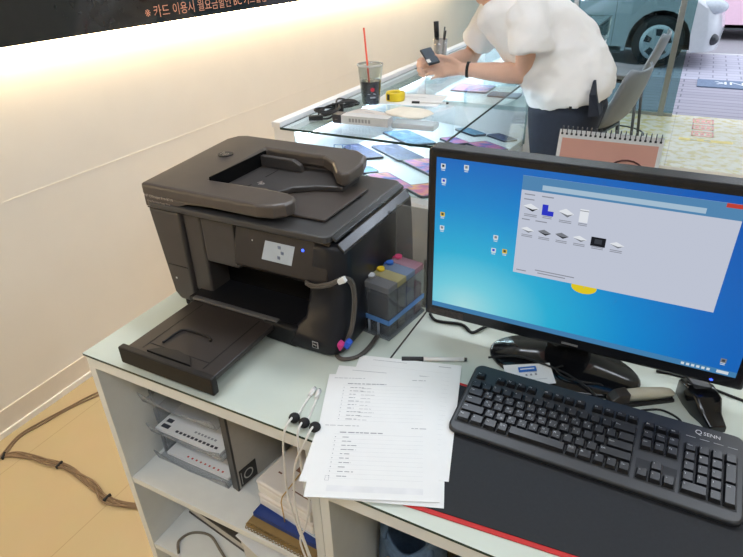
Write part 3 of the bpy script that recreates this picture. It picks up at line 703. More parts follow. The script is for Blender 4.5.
# ------------------------------------------------------------------ printed sheets
def sheet(bl, ang, z, label, marks, w=0.21, h=0.297):
    e1 = Vector((math.cos(ang), math.sin(ang), 0)); e2 = Vector((-math.sin(ang), math.cos(ang), 0)); B = Vector((bl[0], bl[1], z))
    s_ = MB()
    n = 6
    P = lambda u, v, dz=0.0: B + e1 * u + e2 * v + Vector((0, 0, dz))
    s_.add([P(0, 0), P(w, 0), P(w, h), P(0, h), P(0, 0, .0006), P(w, 0, .0006), P(w, h, .0006), P(0, h, .0006)], [(0, 3, 2, 1), (4, 5, 6, 7), (0, 1, 5, 4), (1, 2, 6, 5), (2, 3, 7, 6), (3, 0, 4, 7)], 0)
    def mark(u0, u1, v, t, m): s_.quad(P(u0, v, .0008), P(u1, v, .0008), P(u1, v + t, .0008), P(u0, v + t, .0008), m)
    if marks:
        def words(u, v, total, t, m=1):
            x = u
            while x < u + total:
                l = random.uniform(.004, .012); mark(x, min(u + total, x + l), v, t, m); x += l + random.uniform(.001, .003)
        for base in (0.285, 0.155):
            words(0.012, base, 0.06, 0.0012); words(0.165, base - 0.002, 0.026, 0.0014)
            words(0.04, base - 0.017, 0.075, 0.0024)
            mark(0.03, 0.185, base - 0.0205, 0.0005, 2)
            for k in range(10):
                v = base - 0.028 - k * 0.0095
                if base - v > 0.115: break
                mark(0.033, 0.0345, v, 0.002, 1); words(0.046, v, random.choice((.012, .016, .02, .026)), 0.0017)
                if base > 0.2: words(0.068, v - 0.001, random.uniform(.012, .03), 0.0009)
                mark(0.03, 0.185, v - 0.0035, 0.0003, 2)
        mark(0.033, 0.185, 0.012, 0.012, 3)
        mark(0.028, 0.0285, 0.033, .009, 1); mark(0.034, .0345, .033, .009, 1); mark(.028, .0345, .033, .0005, 1); mark(.028, .0345, .042, .0005, 1)
    else:
        xx = 0.03
        mark(.03, .10, h - .012, .001, 1); mark(.165, .19, h - .012, .0014, 1)
        for k in range(18): mark(.03, .19, h - .03 - k * .012, .0003, 2)
    o = s_.build('printed_sheet', [paper, ink, ink_faint, mat('faint_band', (231, 231, 231), 0.8)], fix=False)
    return tag(o, label, 'paper', 'printed sheets in the pile on the desk')
sheet((-0.386, 0.492), R(20), 0.7436, 'white paper lowest in the pile beside the keyboard, touching the desk glass', False)
sheet((-0.402, 0.557), R(15.6), 0.7444, 'white paper under the top list, its right edge showing beside the keyboard', False)
sheet((-0.415, 0.510), R(17.5), 0.7452, 'white paper just under the top list, its corner poking out at lower left', False)
sheet((-0.391, 0.487), R(23), 0.7460, 'top white sheet of the pile printed with two numbered lists', True)

# pen on desk
p0, p1 = Vector((-0.398, 0.867, 0.7455)), Vector((-0.277, 0.922, 0.7455))
pe = thing('marker_pen', (-0.34, 0.894, 0.74), 'white marker pen with black cap lying above the papers', 'pen')
dv = (p1 - p0)
MB().cyl(p0 + dv * 0.32, p1 - dv * 0.04, 0.0045).build('barrel', wplast, pe)
MB().cyl(p0, p0 + dv * 0.34, 0.0052).build('cap', blk, pe, bevel=0.001)
MB().cyl(p1 - dv * 0.04, p1, 0.004).build('end_plug', blk, pe)

# business card on the monitor base
cz = 0.7535
bc = thing('business_card', (-0.15, 0.92, 0.7465), 'white business card with blue logo leaning on the monitor base', 'card')
c_ = [Vector((-0.177, 0.872, 0.7465)), Vector((-0.097, 0.915, 0.7535)), Vector((-0.121, 0.965, 0.7585)), Vector((-0.202, 0.922, 0.756))]
nz = (c_[1] - c_[0]).cross(c_[3] - c_[0]).normalized()
cm = MB(); cm.add(c_ + [v + nz * 0.0005 for v in c_], [(0, 3, 2, 1), (4, 5, 6, 7), (0, 1, 5, 4), (1, 2, 6, 5), (2, 3, 7, 6), (3, 0, 4, 7)])
cm.build('card', paper, bc, fix=False)
def oncard(u, v, o_=0.001): return c_[0] + (c_[1] - c_[0]) * u + (c_[3] - c_[0]) * v + nz * o_
pr_ = MB(); pr_.quad(oncard(.3, .6), oncard(.68, .6), oncard(.68, .83), oncard(.3, .83), 0)
for k in range(3): pr_.quad(oncard(.42 + .1 * k, .42), oncard(.46 + .1 * k, .42), oncard(.46 + .1 * k, .5), oncard(.42 + .1 * k, .5), 1)
pr_.quad(oncard(.15, .22), oncard(.85, .22), oncard(.85, .25), oncard(.15, .25), 2)
pr_.quad(oncard(.34, .70, .0014), oncard(.64, .70, .0014), oncard(.64, .75, .0014), oncard(.34, .75, .0014), 3)
pr_.build('print', [mat('logo_blue', (44, 110, 196), 0.6), ink, ink_faint, paper], bc, fix=False)

# stapler
sa = math.atan2(0.075, 0.1)
sl = thing('stapler', (0.05, 0.946, 0.74), 'beige stapler with dark end on a black base behind the keyboard', 'stapler', rz=R(35))
beige = mat('beige_plastic', (206, 200, 176), 0.4)
MB().box(-0.06, 0.06, -0.014, 0.014, 0.0003, 0.008).build('base', mat('stapler_dark', (34, 32, 30), 0.4), sl, bevel=0.002, local=True)
up = MB().loft([[(x, -w, z0), (x, -w, z1 - .004), (x, -w + .004, z1), (x, w - .004, z1), (x, w, z1 - .004), (x, w, z0)] for x, w, z0, z1 in ((-0.03, .0105, .014, .029), (0.0, .011, .0125, .028), (0.04, .011, .0125, .023), (0.058, .0095, .0125, .019), (0.063, .007, .0125, .016))], 0, True)
part_label(up.build('arm', beige, sl, local=True), 'beige arm')
MB().prism([(-0.062, 0.008), (-0.028, 0.008), (-0.028, 0.030), (-0.05, 0.028), (-0.062, 0.018)], 'xz', -0.0115, 0.0115).build('hinge', mat('brown_dark', (62, 54, 46), 0.35), sl, bevel=0.002, local=True)
MB().box(-0.03, 0.055, -0.008, 0.008, 0.008, 0.0125).build('magazine', steel, sl, local=True)

# black charging adapter
ad_ = thing('power_adapter', (0.15, 0.965, 0.74), 'black plug-in power adapter standing right of the stapler', 'adapter', rz=R(-62))
bl_ = MB().loft([[(x, -w, 0.0004), (x, -w, z - .004), (x, -w + .004, z), (x, w - .004, z), (x, w, z - .004), (x, w, 0.0004)] for x, w, z in ((-0.052, .022, .034), (-0.02, .025, .045), (0.01, .024, .042), (0.03, .018, .024), (0.055, .015, .016))], 0, True)
bl_.build('body', blk_gloss, ad_, local=True, bevel=0.002)
MB().box(-0.045, -0.01, -0.016, 0.016, 0.0405, 0.046).build('pad', mat('dark_grey_gloss', (54, 56, 60), 0.2), ad_, local=True, bevel=0.002)
tag(MB().tube([(-0.235, 0.93, 0.759), (-0.18, 0.955, 0.762), (-0.1, 0.945, 0.763), (-0.045, 0.925, 0.757), (-0.012, 0.908, 0.745), (0.005, 0.905, 0.7435)], 0.0022, 6).build('cable', blk_rub), 'thin black cable lying across the monitor base', 'cable')
tag(MB().tube([(-0.095, 0.962, 0.762), (-0.105, 0.945, 0.764), (-0.085, 0.93, 0.761), (-0.05, 0.936, 0.757), (-0.02, 0.948, 0.752), (-0.012, 0.935, 0.7435), (-0.022, 0.916, 0.7435), (-0.012, 0.903, 0.7435)], 0.0022, 6).build('cable', blk_rub), 'black cable loop in front of the beige stapler', 'cable')
tag(MB().tube([(0.05, 0.915, 0.7425), (0.085, 0.935, 0.7425), (0.115, 0.925, 0.7425), (0.128, 0.9, 0.7425), (0.13, 0.888, 0.7425)], 0.002, 6).build('cable', blk_rub), 'short black cable between stapler and power adapter', 'cable')
tag(MB().tube([(0.07, 1.05, 0.7425), (0.12, 1.052, 0.7425), (0.2, 1.03, 0.7425), (0.3, 1.01, 0.7425), (0.42, 1.0, 0.7425)], 0.0026, 6).build('cable', blk_rub), 'black cable on the desk running out under the monitor right side', 'cable')
tag(MB().tube([(-0.41, 1.05, 0.744), (-0.385, 1.03, 0.744), (-0.33, 1.04, 0.744), (-0.30, 1.02, 0.744), (-0.285, 1.04, 0.745), (-0.27, 1.07, 0.745)], 0.0034, 7).build('cable', blk_rub), 'black cable curled under the lower left corner of the monitor', 'cable')
us = thing('usb_plug', (-0.005, 0.905, 0.74), 'small dark plug with metal tip lying in front of the stapler', 'plug', rz=R(40))
MB().box(-0.012, 0.008, -0.006, 0.006, 0.0035, 0.0105).build('grip', blk, us, bevel=0.001, local=True)
MB().box(0.008, 0.02, -0.005, 0.005, 0.005, 0.009).build('tip', steel, us, local=True)

# cable holder and white cables
ch_ = thing('cable_holder', (-0.477, 0.622, 0.74), 'three black rubber beads holding white cables on the desk edge', 'cable holder')
for x, y in ((-0.499, 0.6235), (-0.476, 0.6205), (-0.453, 0.620)):
    MB().ball((x, y, 0.7495), (0.0105, 0.0105, 0.0092)).build('bead', blk_rub, ch_)
wc = mat('white_cable', (232, 230, 224), 0.45)
for i, (pts, lab) in enumerate((
    ([(-0.510, 0.692, 0.7425), (-0.507, 0.667, 0.7425), (-0.501, 0.64, 0.745), (-0.499, 0.612, 0.755), (-0.503, 0.594, 0.735), (-0.508, 0.590, 0.67), (-0.510, 0.590, 0.57), (-0.498, 0.590, 0.49), (-0.485, 0.590, 0.44), (-0.47, 0.590, 0.36)], 'white charging cable through the leftmost black bead'),
    ([(-0.495, 0.692, 0.7425), (-0.485, 0.66, 0.7425), (-0.478, 0.635, 0.745), (-0.476, 0.61, 0.755), (-0.474, 0.594, 0.735), (-0.470, 0.590, 0.66), (-0.463, 0.592, 0.60), (-0.467, 0.590, 0.55), (-0.478, 0.588, 0.50), (-0.495, 0.59, 0.455), (-0.49, 0.588, 0.42), (-0.475, 0.588, 0.37)], 'white charging cable through the middle black bead'),
    ([(-0.470, 0.700, 0.7425), (-0.458, 0.66, 0.7425), (-0.454, 0.635, 0.745), (-0.453, 0.61, 0.755), (-0.458, 0.592, 0.735), (-0.478, 0.584, 0.68), (-0.489, 0.583, 0.60), (-0.488, 0.583, 0.52), (-0.478, 0.583, 0.46), (-0.462, 0.585, 0.38)], 'white charging cable through the rightmost black bead'))):
    t = thing('charging_cable', pts[0], lab, 'cable', 'white cables on the desk edge')
    MB().tube(pts, 0.0021, 7).build('cord', wc, t)
    if i < 2:
        d0 = (Vector(pts[0]) - Vector(pts[1])).normalized()
        a = Vector(pts[0]) + Vector((0, 0, .0015))
        MB().cyl(a - d0 * 0.002, a + d0 * 0.02, 0.0042, 0.0046, 12).build('plug', wplast, t)
        part_label(MB().cyl(a + d0 * 0.02, a + d0 * 0.0235, 0.003, seg=8).build('socket', dsteel, t), 'metal plug tip')

# ------------------------------------------------------------------ things in the open shelves
SZ = 0.3572
tl = thing('letter_tray', (-0.885, 0.83, SZ), 'translucent two-tier plastic letter tray on the cabinet shelf, left end', 'letter tray')
lt_m = glass('frosted_plastic', (232, 234, 236), 1.0, 0.1, 0.22, (226, 228, 230))
def tray_tier(z, name):
    t = MB()
    xa, xb, ya, yb = -1.0, -0.772, 0.685, 0.98
    t.box(xa, xb, ya, yb, z, z + 0.003)
    for x in (xa, xb - 0.003): t.box(x, x + 0.003, ya + 0.02, yb, z, z + 0.055)
    t.box(xa, xb, yb - 0.003, yb, z, z + 0.055)
    ring_ = []
    for k in range(13):
        u = k / 12; x = xa + (xb - xa) * u; h = 0.012 + 0.022 * abs(2 * u - 1) ** 1.5
        ring_.append([(x, ya - 0.002, z), (x, ya + 0.001, z), (x, ya - 0.008, z + h), (x, ya - 0.011, z + h)])
    t.loft(ring_, 0, True)
    return t.build(name, lt_m, tl)
tray_tier(SZ + 0.0005, 'tray'); tray_tier(SZ + 0.092, 'tray'); tray_tier(SZ + 0.19, 'tray')
for x in (-0.998, -0.776):
    for y in (0.71, 0.965): MB().cyl((x, y, SZ + 0.0005), (x, y, SZ + 0.245), 0.004, seg=8).build('post', lt_m, tl)
def doc(x0, x1, y0, y1, z0, z1, label, lines=(), rz=0, col=None, prn=True, name='document'):
    cx, cy = (x0 + x1) / 2, (y0 + y1) / 2
    t = thing(name, (cx, cy, z0), label, 'paper' if name == 'document' else name.replace('_', ' '), rz=R(rz))
    MB().box(x0 - cx, x1 - cx, y0 - cy, y1 - cy, 0.0002, z1 - z0).build('sheet_stack' if name == 'document' else 'cover', col or paper, t, local=True)
    if lines:
        m_ = MB()
        for (u0, u1, v, th, mi) in lines:
            ax, bx = x0 - cx + (x1 - x0) * u0, x0 - cx + (x1 - x0) * u1; yy = y0 - cy + (y1 - y0) * v
            m_.quad((ax, yy, z1 - z0 + .0006), (bx, yy, z1 - z0 + .0006), (bx, yy + th, z1 - z0 + .0006), (ax, yy + th, z1 - z0 + .0006), mi)
        m_.build('print', [ink, mat('print_dark', (60, 62, 70), 0.8), mat('print_blue', (60, 120, 190), 0.8), mat('print_red', (196, 60, 50), 0.8)], t, local=True, fix=False)
    return t
words_ = [(0.28 + 0.06 * k, 0.28 + 0.06 * k + 0.04, 0.03, 0.007, 1) for k in range(11)] + [(0.5 + 0.05 * k, 0.5 + 0.05 * k + 0.03, 0.10, 0.006, 0) for k in range(7)]
doc(-0.99, -0.785, 0.69, 0.96, SZ + 0.0955, SZ + 0.104, 'stack of printed papers in the upper tier of the letter tray', words_ + [(0.05, 0.17, 0.03, 0.012, 1), (0.05, 0.14, 0.1, 0.012, 1)])
doc(-0.985, -0.785, 0.70, 0.96, SZ + 0.004, SZ + 0.012, 'stack of papers in the lower tier of the letter tray', [(0.3 + 0.07 * k, 0.325 + 0.07 * k, 0.03, 0.005, 3) for k in range(9)])
# magazine file
fa = R(-10)
fb = thing('magazine_file', (-0.745, 0.69, SZ), 'grey upright magazine file with black edge and round-hole label on shelf', 'file box', rz=fa)
gm = mat('file_grey', (176, 172, 164), 0.5, var=0.04)
fm = MB(); fm.box(-0.018, 0.0, 0.001, 0.27, 0.0005, 0.25)
fm.build('case', gm, fb, local=True)
em_ = MB(); em_.box(-0.019, 0.001, -0.003, 0.003, 0.0005, 0.252); 
part_label(em_.build('edge_binding', mat('dark_binding', (62, 62, 62), 0.35), fb, local=True), 'dark front edge binding')
lb = MB(); lb.box(0.0, 0.0012, 0.008, 0.06, 0.006, 0.058)
lbo = lb.build('label_plate', mat('label_black', (34, 33, 33), 0.5), fb, local=True)
rg = MB()
rg.loft([[(0.0016, 0.034 + rr * math.cos(a), 0.033 + rr * math.sin(a)) for a in [2 * PI * k / 24 for k in range(24)]] for rr in (0.011, 0.0145)], 0, False, cap=False)
rg.box(0.0013, 0.0016, 0.012, 0.0135, 0.012, 0.05)
rg.build('finger_ring', mat('ring_grey', (190, 188, 182), 0.4), lbo, local=True)
# notebooks and phone boxes at the right end of the shelf
sn = thing('spiral_notebook', (-0.57, 0.70, SZ), 'brown spiral notebook at the bottom of the pile on the shelf', 'notebook', rz=R(-2))
MB().box(-0.096, 0.088, -0.085, 0.085, 0.0003, 0.009).build('cover', mat('kraft_brown', (150, 122, 74), 0.7, var=0.1), sn, local=True)
sp_ = MB()
for k in range(22):
    x = -0.09 + k * 0.0083
    sp_.tube([(x + 0.004 * math.cos(a) * 0.3, -0.086 + 0.0065 * math.cos(a), 0.0068 + 0.0065 * math.sin(a)) for a in [2 * PI * j / 8 for j in range(9)]], 0.0011, 5, smooth=False)
sp_.build('spiral_binding', mat('bronze_wire', (150, 128, 84), 0.35, 0.7), sn, local=True)
o = doc(-0.658, -0.48, 0.635, 0.79, SZ + 0.0145, SZ + 0.027, 'dark blue notebook under the white boxes on the shelf', col=mat('cover_navy', (38, 62, 128), 0.45), rz=-3, name='notebook')
o = doc(-0.655, -0.48, 0.655, 0.80, SZ + 0.0272, SZ + 0.032, 'light blue leaflet on the dark blue notebook', [(0.05, 0.35, 0.05, 0.03, 2)], col=mat('cover_white_blue', (206, 218, 226), 0.6), rz=-8, name='leaflet')
def phone_box(z, rz, label, wpx=0.145):
    t = thing('phone_box', (-0.573, 0.725, z), label, 'box', 'white phone boxes on the shelf', rz=R(rz))
    MB().box(-0.078, 0.078, -0.072, 0.072, 0.0002, 0.026).build('tray', wplast, t, bevel=0.004, seg=2, local=True)
    MB().box(-0.0795, 0.0795, -0.0735, 0.0735, 0.0245, 0.038).build('lid', mat('box_white', (222, 216, 210), 0.5, var=0.02), t, bevel=0.006, seg=3, local=True)
    for a_ in ((-0.02, -0.004, -0.004, 0.01), (-0.05, -0.04, -0.03, -0.026), (0.01, 0.06, -0.05, -0.047)):
        MB().box(a_[0], a_[1], a_[2], a_[3], 0.038, 0.0384).build('print', mat('print_brown', (120, 84, 66), 0.7), t, local=True)
    return t
phone_box(SZ + 0.0325, -6, 'lower white phone box of the rubber-banded pair on the shelf')
phone_box(SZ + 0.0711, -8, 'upper white phone box of the rubber-banded pair on the shelf')
rbz0, rbz1 = SZ + 0.0322, SZ + 0.1093
rb_ = MB()
rx = -0.579
rb_.tube([(rx, 0.6465, rbz0 + .002), (rx, 0.6440, rbz1 - 0.01), (rx, 0.650, rbz1 + 0.0014), (rx, 0.72, rbz1 + 0.0014), (rx, 0.80, rbz1 + 0.0014), (rx, 0.808, rbz1 - 0.01), (rx, 0.808, rbz0)], 0.0014, 6, smooth=False)
tag(rb_.build('rubber_band', mat('rubber_tan', (196, 160, 96), 0.6)), 'tan rubber band around the two white phone boxes', 'rubber band')
for k, (c, l) in enumerate((((48, 76, 60), 'dark green'), ((226, 226, 222), 'white'), ((60, 110, 150), 'blue'), ((72, 120, 70), 'green'), ((222, 222, 220), 'topmost white'), ((40, 52, 84), 'navy'))):
    doc(-0.70 + 0.004 * (k % 3), -0.49, 0.84 + 0.006 * (k % 2), 1.05, SZ + 0.014 * k + .0002, SZ + 0.014 * k + 0.0138, '%s booklet in the stack behind the white phone boxes' % l, col=mat('cover_' + l.replace(' ', '_'), c, 0.5), name='booklet', rz=(-1) ** k * 0.6)
# lower compartment
ro = thing('router', (-0.89, 0.745, 0.1), 'white device with dark edges at the back of the bottom compartment', 'router', rz=R(-8))
MB().box(-0.1, 0.12, -0.035, 0.035, 0.006, 0.034).build('body', mat('router_white', (196, 190, 178), 0.5), ro, bevel=0.003, local=True)
MB().box(-0.102, 0.122, -0.037, 0.037, 0.0003, 0.007).build('base', mat('router_dark', (70, 64, 56), 0.5), ro, bevel=0.002, local=True)
MB().box(-0.102, 0.122, -0.037, 0.037, 0.033, 0.038).build('cover', mat('router_dark', (70, 64, 56), 0.5), ro, bevel=0.002, local=True)
tag(MB().tube([(-0.93, 0.612, 0.104), (-0.955, 0.64, 0.104), (-0.94, 0.675, 0.104), (-0.89, 0.69, 0.104), (-0.83, 0.665, 0.104), (-0.77, 0.64, 0.104), (-0.70, 0.63, 0.104)], 0.0035, 7).build('cable', mat('grey_cable', (120, 112, 98), 0.5)), 'grey cable looped on the floor of the bottom compartment', 'cable')
cbx = thing('carton', (-0.62, 0.76, 0.1), 'low white carton in the bottom compartment under the leaflets', 'box')
MB().box(-0.762, -0.48, 0.68, 0.88, 0.1003, 0.16).build('body', mat('carton_white', (214, 208, 196), 0.7), cbx, bevel=0.002)
MB().box(-0.764, -0.478, 0.678, 0.882, 0.155, 0.172).build('lid', mat('carton_white', (214, 208, 196), 0.7), cbx, bevel=0.002)
doc(-0.77, -0.55, 0.655, 0.80, 0.1722, 0.176, 'white printed leaflet with red mark in the bottom compartment', [(.2, .26, .55, .012, 3), (.3, .45, .5, .006, 0), (.6, .66, .3, .01, 1)], rz=-14, name='leaflet')
doc(-0.66, -0.49, 0.63, 0.70, 0.1762, 0.179, 'second white leaflet overlapping the printed one in the bottom compartment', [(.3, .6, .4, .006, 0)], rz=-9, name='leaflet')

# under the computer desk
denim = mat('denim_blue', (92, 116, 142), 0.85, var=0.15, scale=90, bump=0.15)
bg_ = thing('bag', (-0.335, 0.80, 0), 'open blue denim bag with gold chain under the computer desk', 'bag')
rings = []
for z, a, b_, cx_, cy_ in ((0.001, 0.07, 0.05, 0, 0), (0.02, 0.085, 0.06, 0, 0), (0.12, 0.09, 0.065, 0, 0), (0.25, 0.085, 0.06, 0, -.005), (0.33, 0.078, 0.055, 0, -.008), (0.385, 0.07, 0.05, 0, -.01), (0.385, 0.062, 0.043, 0, -.01), (0.33, 0.068, 0.047, 0, -.008), (0.2, 0.075, 0.052, 0, 0)):
    z *= 0.97
    rings.append([(-0.335 + cx_ + a * math.cos(t) * (1 + .05 * math.sin(3 * t + z * 9)), 0.80 + cy_ + b_ * math.sin(t) * (1 + .08 * math.cos(2 * t + z * 7)), z + (0.02 * math.cos(2 * t + 0.4) + 0.045 * math.sin(t) if z > 0.3 else 0)) for t in [2 * PI * k / 28 for k in range(28)]])
MB().loft(rings, 0, True).build('body', denim, bg_)
for s_ in (-1, 1):
    MB().tube([(-0.39, 0.795 + s_ * .045, 0.365 + s_ * .04), (-0.385, 0.82 + s_ * .05, 0.40 + s_ * .04), (-0.335, 0.83 + s_ * .055, 0.43 + s_ * .04), (-0.29, 0.82 + s_ * .05, 0.395 + s_ * .04), (-0.275, 0.795 + s_ * .045, 0.36 + s_ * .04)], 0.008, 8).build('strap', denim, bg_)
gc = MB()
for k in range(7):
    c0 = Vector((-0.365 + 0.011 * k, 0.731 - 0.001 * (k % 2), 0.285 - 0.008 * math.sin(k / 6 * PI)))
    gc.tube([c0 + Vector((0.008 * math.cos(a), 0.003 * math.cos(a) * (1 if k % 2 else -1), 0.006 * math.sin(a))) for a in [2 * PI * j / 8 for j in range(9)]], 0.0018, 5, smooth=False)
part_label(gc.build('chain', mat('gold', (206, 176, 104), 0.3, 0.9), bg_), 'gold chain')
pc = thing('filler_tower', (-0.10, 0.95, 0), 'black computer tower added to fill the dark under the desk', 'computer')
MB().box(-0.2, -0.01, 0.76, 1.17, 0.012, 0.42).build('case', blk, pc, bevel=0.004)  # added black case where only darkness lies under the desk
MB().box(-0.195, -0.015, 0.752, 0.762, 0.02, 0.41).build('front_panel', blk_gloss, pc, bevel=0.003)
fpc = MB()
for x in (-0.17, -0.04):
    for y in (0.8, 1.12): fpc.cyl((x, y, 0.0003), (x, y, 0.013), 0.015, seg=12)
fpc.build('foot', blk_rub, pc)
tag(MB().tube([(-0.235, 0.70, 0.003), (-0.24, 0.7, 0.2), (-0.235, 0.70, 0.36), (-0.2, 0.71, 0.425), (-0.14, 0.72, 0.437), (-0.12, 0.79, 0.426), (-0.1, 0.9, 0.4265)], 0.0062, 8).build('cable', mat('navy_cable', (46, 56, 82), 0.5)), 'thick navy cable arching in front of the computer tower', 'cable')
tag(MB().tube([(-0.205, 0.68, 0.003), (-0.215, 0.68, 0.2), (-0.20, 0.69, 0.35), (-0.16, 0.70, 0.405), (-0.1, 0.70, 0.44), (-0.06, 0.79, 0.426), (-0.05, 0.9, 0.4265)], 0.0062, 8).build('cable', mat('slate_cable', (84, 92, 112), 0.5)), 'thick slate-grey cable beside the navy cable under the desk', 'cable')

# cable bundle on the floor
fc = thing('floor_cable', (-1.5, 0.75, 0), 'brown bundle of cables lying on the yellow floor by the left wall', 'cable')
cmx = mat('brown_cable', (128, 104, 78), 0.6)
mainp = [(-1.893 + 0.0, 0.63), (-1.82, 0.655), (-1.774, 0.685), (-1.633, 0.719), (-1.539, 0.731), (-1.433, 0.714), (-1.335, 0.697), (-1.243, 0.717), (-1.12, 0.78), (-1.06, 0.95)]
for j, (dx, dy, wob) in enumerate(((0, 0, .003), (0.0, .006, .004), (0.0, -.006, .005), (0.0, .003, .013), (0, -.003, .014))):
    pts = [(x + dx, y + dy + wob * math.sin(i * 2.1 + j), 0.0045 + 0.003 * (j > 2)) for i, (x, y) in enumerate(mainp)]
    MB().tube(pts, 0.0031, 7).build('cord', cmx, fc)
MB().tube([(-1.81, 0.66, 0.004), (-1.845, 0.75, 0.004), (-1.835, 0.83, 0.004), (-1.81, 0.93, 0.004), (-1.782, 1.03, 0.004), (-1.70, 1.22, 0.004)], 0.0033, 7).build('cord', cmx, fc)
MB().tube([(-1.80, 0.665, 0.004), (-1.835, 0.75, 0.004), (-1.82, 0.83, 0.004), (-1.80, 0.93, 0.004), (-1.762, 1.03, 0.004), (-1.68, 1.22, 0.004)], 0.0033, 7).build('cord', cmx, fc)
for (x, y, a) in ((-1.80, 0.667, 40), (-1.59, 0.724, 10), (-1.335, 0.70, 0)):
    MB().obox((x, y, 0.007), (0.008, 0.030, 0.012), (0, 0, R(a))).build('cable_tie', blk_rub, fc, bevel=0.003)

# ------------------------------------------------------------------ calendar on a cabinet behind the monitor
cab = thing('storage_cabinet', (0.0, 1.4, 0), 'white cabinet behind the monitor carrying the pink calendar', 'cabinet')
MB().box(-0.3, 0.3, 1.265, 1.6, 0.0, 0.90).build('body', white, cab, bevel=0.002)
MB().box(-0.31, 0.31, 1.26, 1.61, 0.90, 0.918).build('top', white, cab, bevel=0.002)
for k in (-1, 1): MB().box(min(0, .295 * k) + .003, max(0, .295 * k) - .003, 1.6, 1.612, 0.05, 0.895).build('door', white, cab, bevel=0.002)
cl = thing('desk_calendar', (-0.118, 1.34, 0.918), 'pink spiral desk calendar standing behind the monitor', 'calendar', rz=R(1.5))
tilt = R(14)
def cpt(x, t, o_=0.0): return Vector((x, -0.03 + math.sin(tilt) * t - math.cos(tilt) * o_ * 1.0, 0.0005 + math.cos(tilt) * t + math.sin(tilt) * o_))
Hc = 0.205
def cslab(x0, x1, t0, t1, o0, o1, name, m, parent=cl):
    v = [cpt(x0, t0, o0), cpt(x1, t0, o0), cpt(x1, t1, o0), cpt(x0, t1, o0), cpt(x0, t0, o1), cpt(x1, t0, o1), cpt(x1, t1, o1), cpt(x0, t1, o1)]
    return MB().add(v, [(0, 3, 2, 1), (4, 5, 6, 7), (0, 1, 5, 4), (1, 2, 6, 5), (2, 3, 7, 6), (3, 0, 4, 7)]).build(name, m, parent, local=True)
pg = cslab(-0.108, 0.108, 0, Hc - .004, -0.001, 0.003, 'page', paper)
pic = cslab(-0.1, 0.1, 0.01, Hc - 0.022, 0.003, 0.0034, 'picture', mat('picture_pink', (222, 168, 152), 0.7, var=0.02))
arc_ = MB(); arc_.tube([cpt(0.045 + 0.038 * math.cos(a), 0.118 + 0.03 * math.sin(a), 0.004) for a in [R(200 - 220 * k / 12) for k in range(13)]], 0.0022, 6, smooth=False)
part_label(arc_.build('drawn_outline', mat('drawn_brown', (90, 52, 46), 0.8), pic, local=True), 'brown drawn outline')
top_ = cpt(0, Hc - .004)
bk = MB(); bk.add([(-0.108, top_.y, top_.z), (0.108, top_.y, top_.z), (0.108, top_.y + 0.06, 0.0005), (-0.108, top_.y + 0.06, 0.0005), (-0.108, top_.y + .003, top_.z), (0.108, top_.y + .003, top_.z), (0.108, top_.y + 0.063, 0.0005), (-0.108, top_.y + 0.063, 0.0005)], [(0, 1, 2, 3), (7, 6, 5, 4), (0, 4, 5, 1), (3, 2, 6, 7), (0, 3, 7, 4), (1, 5, 6, 2)])
bk.build('back_board', mat('board_grey', (150, 150, 150), 0.7), cl, local=True)
rg = MB(); hl = MB()
for k in range(21):
    x = -0.102 + k * 0.0102
    c0 = cpt(x, Hc - 0.004, 0.0)
    rg.tube([c0 + Vector((0, 0.0075 * math.cos(a), 0.0075 * math.sin(a))) for a in [2 * PI * j / 10 for j in range(11)]], 0.0011, 5, smooth=False)
    q0 = cpt(x, Hc - 0.013, 0.0036); hl.obox(q0, (0.0046, 0.0006, 0.0042), (-tilt, 0, 0))
part_label(rg.build('ring_binding', mat('wire_dark', (70, 70, 74), 0.35, 0.6), cl, local=True), 'dark wire ring binding')
hl.build('punched_hole', mat('hole_dark', (40, 40, 42), 0.7), pg, local=True)

